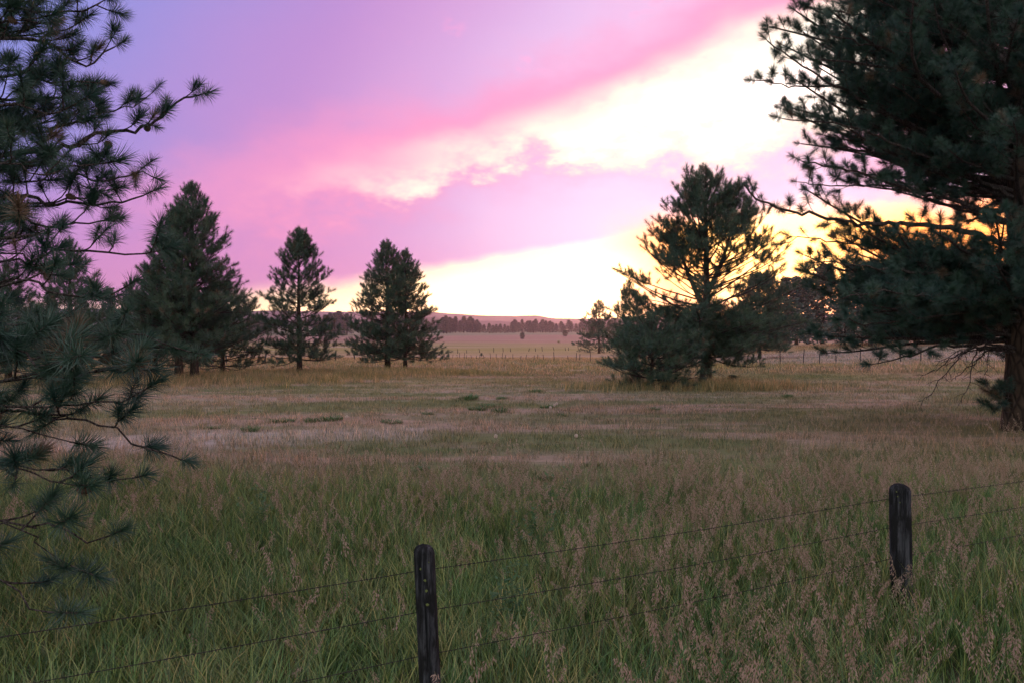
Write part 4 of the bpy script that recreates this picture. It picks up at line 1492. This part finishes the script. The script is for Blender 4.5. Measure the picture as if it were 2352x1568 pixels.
def sow(name, x, y, smin, smax, group, nvar, label, cat, zs=None, tilt=.10):
    n_ = len(x)
    s_ = rng.uniform(smin, smax, n_)
    sc_ = np.c_[s_, s_, s_ * (rng.uniform(.75, 1.25, n_) if zs is None else zs)]
    rot = np.c_[rng.normal(0, tilt, n_), rng.normal(0, tilt, n_), rng.rand(n_) * 6.28]
    o_ = scatter(name, np.c_[x, y, ground_z(x, y)], rot, sc_, rng.randint(0, nvar, n_), group)
    tag(o_, label, cat, kind='stuff')
    return o_


def edge_y(x):
    return 12.6 + 1.6 * (vnoise(x, 0 * x, .35, 3) - .5) - .05 * x


x, y = field_points(13500, 2.6, 15, .55)
k = (y < edge_y(x) + rng.normal(0, .5, len(x))) & (vnoise(x, y, .9, 8) * .75 + rng.rand(len(x)) * .6 > .30)
x, y = x[k], y[k]
sow('tall_grass', x, y, .85, 1.35, G_TALL, 6, 'tall green grass growing along the near fence', 'grass', zs=.32 + .62 * vnoise(x, y, .5, 4))
x, y = field_points(12500, 2.8, 15.5, .6)
dens = .12 + .55 * ss(x / y, -.25, .45) + .32 * ss(y, 7.5, 10) - .15 * ss(-x / y, .2, .5)
k = (y < edge_y(x) + .6 + rng.normal(0, .7, len(x))) & (rng.rand(len(x)) < dens * 1.9 * np.clip(vnoise(x, y, .9, 5) * .6 + vnoise(x, y, 2.3, 6) * .6 - .25, 0, 1))
k &= ~((np.hypot(x - P2[0] + .2, y - P2[1] + .45) < .45) & (rng.rand(len(x)) < .5))
x, y = x[k], y[k]
sow('seed_grass', x, y, .75, 1.2, G_SEED, 6, 'dry pinkish seed heads of grass among the green', 'grass', tilt=.16)
# scattered seed heads farther out on the right
x, y = field_points(2600, 12, 30, .5)
k = rng.rand(len(x)) < (.1 + .8 * ss(x / y, .1, .5)) * (1 - ss(y, 18, 28)) * (.2 + 1.2 * vnoise(x, y, .5, 15))
sow('seed_grass', x[k], y[k], .6, 1.0, G_SEED, 6, 'thin scatter of dry seed heads beyond the tall grass', 'grass', tilt=.16)
x, y = field_points(21000, 9.5, 62, .35)
k = y > edge_y(x) - 2.5 + rng.normal(0, .5, len(x))
x, y = x[k], y[k]
sow('short_grass', x, y, .8, 1.5, G_SHORT, 5, 'short dry grass of the mown field', 'grass', zs=.6 + .8 * vnoise(x, y, .3, 6))
x, y = field_points(16000, 55, 170, .4)
sow('short_grass', x, y, .8, 1.5, G_FAR, 4, 'dry grass of the pasture beyond the lone pines', 'grass')
# long uncut grass round the trees
xs_, ys_ = [], []
for (px, py, w, d, n_) in ((447, 878, 5, 3, 420), (560, 876, 5, 2.2, 420), (688, 866, 5, 2.4, 460), (800, 862, 5, 2.2, 420), (905, 857, 6, 2.4, 480), (330, 884, 6, 3, 380), (1560, 895, 4.5, 2.2, 420), (1660, 893, 3.5, 2.0, 300), (985, 860, 3, 1.5, 150)):
    b = gp(px, py)
    xs_.append(b[0] + rng.normal(0, .62, n_) * w); ys_.append(b[1] + rng.normal(0, .55, n_) * d + .6)
x, y = np.concatenate(xs_), np.concatenate(ys_)
sow('long_grass', x, y, .7, 1.3, G_STRIP, 4, 'long uncut yellow grass at the feet of the pines', 'grass')


# ------------------------------------------------------------------ weeds and seed globes
def weed_mesh(seed, n=150):
    r_ = np.random.RandomState(seed)
    mb = MB()
    for i in range(n):
        a = r_.rand() * 6.28
        rr = .36 * math.sqrt(r_.rand())
        b = np.array([rr * math.cos(a), rr * math.sin(a) * .7, 0])
        az = a + r_.normal(0, .6)
        d = np.array([math.cos(az), math.sin(az), 0]); s_ = np.array([-d[1], d[0], 0])
        L = r_.uniform(.10, .30) * (1.1 - rr)
        w = r_.uniform(.008, .018)
        p1 = b + d * L * .3 + np.array([0, 0, L * .6]); p2 = b + d * L * .75 + np.array([0, 0, L * .85])
        mb.raw([b - s_ * w * .3, b + s_ * w * .3, p1 + s_ * w, p1 - s_ * w, p2], [(0, 1, 2, 3), (3, 2, 4)])
    return mb.me('leaf_rosette', [M['weed']], False)


WEED = [weed_mesh(700 + i) for i in range(4)]
ws = sorted([(1077, 918, 1.0), (1151, 916, .7), (1124, 935, 1.0), (1097, 942, .8), (1149, 947, .8), (1261, 936, .7), (1228, 901, .7), (899, 971, .8), (757, 966, .9), (645, 969, .8), (575, 990, .7),
             (714, 969, .6), (983, 951, .5), (966, 1080, .5), (1251, 1100, .6), (1290, 955, .4), (485, 984, .6), (1808, 912, .7), (1768, 884, .9), (1500, 942, .7)])
for i, (px, py, s_) in enumerate(ws):
    b = gp(px, py)
    root = empty('weed_clump', b)
    tag(root, 'green weed clump in the dry field, %s from the left' % ordinal(i), 'weed', 'green weed clumps in the mown field')
    q = put('leaves', WEED[i % 4], root)
    s_ *= min(1.0, .45 + b[1] / 40)
    q.scale = (s_ * (1.0 + .5 * (i * .37 % 1)), s_ * 1.2, s_ * (.5 + .6 * (i * .61 % 1)))
    q.rotation_euler.z = i * 1.7


def forb(px, py, h, seed, label):
    r_ = np.random.RandomState(seed)
    b = gp(px, py)
    root = empty('tall_weed', b)
    tag(root, label, 'weed', 'tall dark weeds in the near grass')
    st_, lf = MB(), MB()
    for k in range(7):
        pts = grow(r_, (r_.normal(0, .05), r_.normal(0, .05), -.02), r_.rand() * 6.28, math.radians(r_.uniform(55, 80)), h * r_.uniform(.7, 1.1), 6, 8, 7)
        st_.tube(pts, np.linspace(.005, .002, len(pts)), 4, False)
        for j in range(34):
            i = r_.randint(1, len(pts))
            p = pts[i] + r_.normal(0, .03, 3)
            d = r_.normal(0, 1, 3); d[2] = abs(d[2]) * .4; d /= np.linalg.norm(d)
            s_ = np.cross(d, (0, 0, 1)); s_ /= np.linalg.norm(s_) + 1e-6
            L = r_.uniform(.03, .075); w = L * .28
            lf.raw([p, p + d * L * .5 + s_ * w, p + d * L, p + d * L * .5 - s_ * w], [(0, 1, 2, 3)])
    put('stems', st_.me('stems', [M['weed']]), root)
    put('leaves', lf.me('leaves', [M['weed']], False), root)


forb(1276, 1212, .75, 1, 'dark leafy weed standing up in the centre of the near grass')
forb(612, 1245, .7, 2, 'dark leafy weed in the near grass left of the nearer post')
forb(1180, 1480, .6, 3, 'leafy green weed at the bottom edge right of the nearer post')
forb(1215, 1290, .6, 4, 'brownish weed just behind the wire right of the nearer post')


def globe(px, py, seed, label, h=.45):
    r_ = np.random.RandomState(seed)
    b = gp(px, py)
    root = empty('seed_globe', b)
    tag(root, label, 'flower', 'pale seed globes in the field')
    mb = MB(); mb.tube([(0, 0, -.02), (.01, 0, h * .6), (.015, .01, h)], .003, 4, False)
    put('stem', mb.me('stem', [M['stalk']]), root)
    mg = MB()
    c_ = np.array([.015, .01, h])
    for i in range(60):
        d = r_.normal(0, 1, 3); d /= np.linalg.norm(d)
        s_ = np.cross(d, r_.normal(0, 1, 3)); s_ /= np.linalg.norm(s_)
        t_ = np.cross(d, s_)
        e = c_ + d * .038
        mg.raw([c_, c_ + s_ * .002, e], [(0, 1, 2)])
        mg.raw([e + s_ * .012, e + t_ * .012, e - s_ * .012, e - t_ * .012], [(0, 1, 2, 3)])
    put('seed_head', mg.me('seed_head', [M['globe']], False), root)


m_, n, o = material('seed_globe_down')
v = n.new('ShaderNodeTexCoord').outputs['Object']
leafy(n, o, n.mix(n.noise(v, 40, 2), (.62, .50, .42, 1), (.75, .62, .52, 1)), .5, .6, .02)
M['globe'] = m_
for i, (px, py) in enumerate([(795, 998), (1137, 1053), (1263, 972), (1272, 966), (1277, 961), (1322, 1052)]):
    globe(px, py, 40 + i, 'pale round seed globe on a thin stalk in the field, %s from the left' % ordinal(i))

# ------------------------------------------------------------------ haze
mb = MB()
mb.box((-9500, -420, -16), (9500, 7000, 215))
m_, n, o = material('evening_haze')
pv = n.new('ShaderNodeVolumePrincipled')
pv.inputs['Color'].default_value = (.96, .74, .90, 1)
pv.inputs['Density'].default_value = 1.15e-4
pv.inputs['Anisotropy'].default_value = .65
n.t.links.new(pv.outputs[0], o.inputs['Volume'])
M['haze'] = m_
hz = put('haze', mb.me('haze', [m_], False))
tag(hz, 'thin evening haze over the valley', 'haze', kind='stuff')
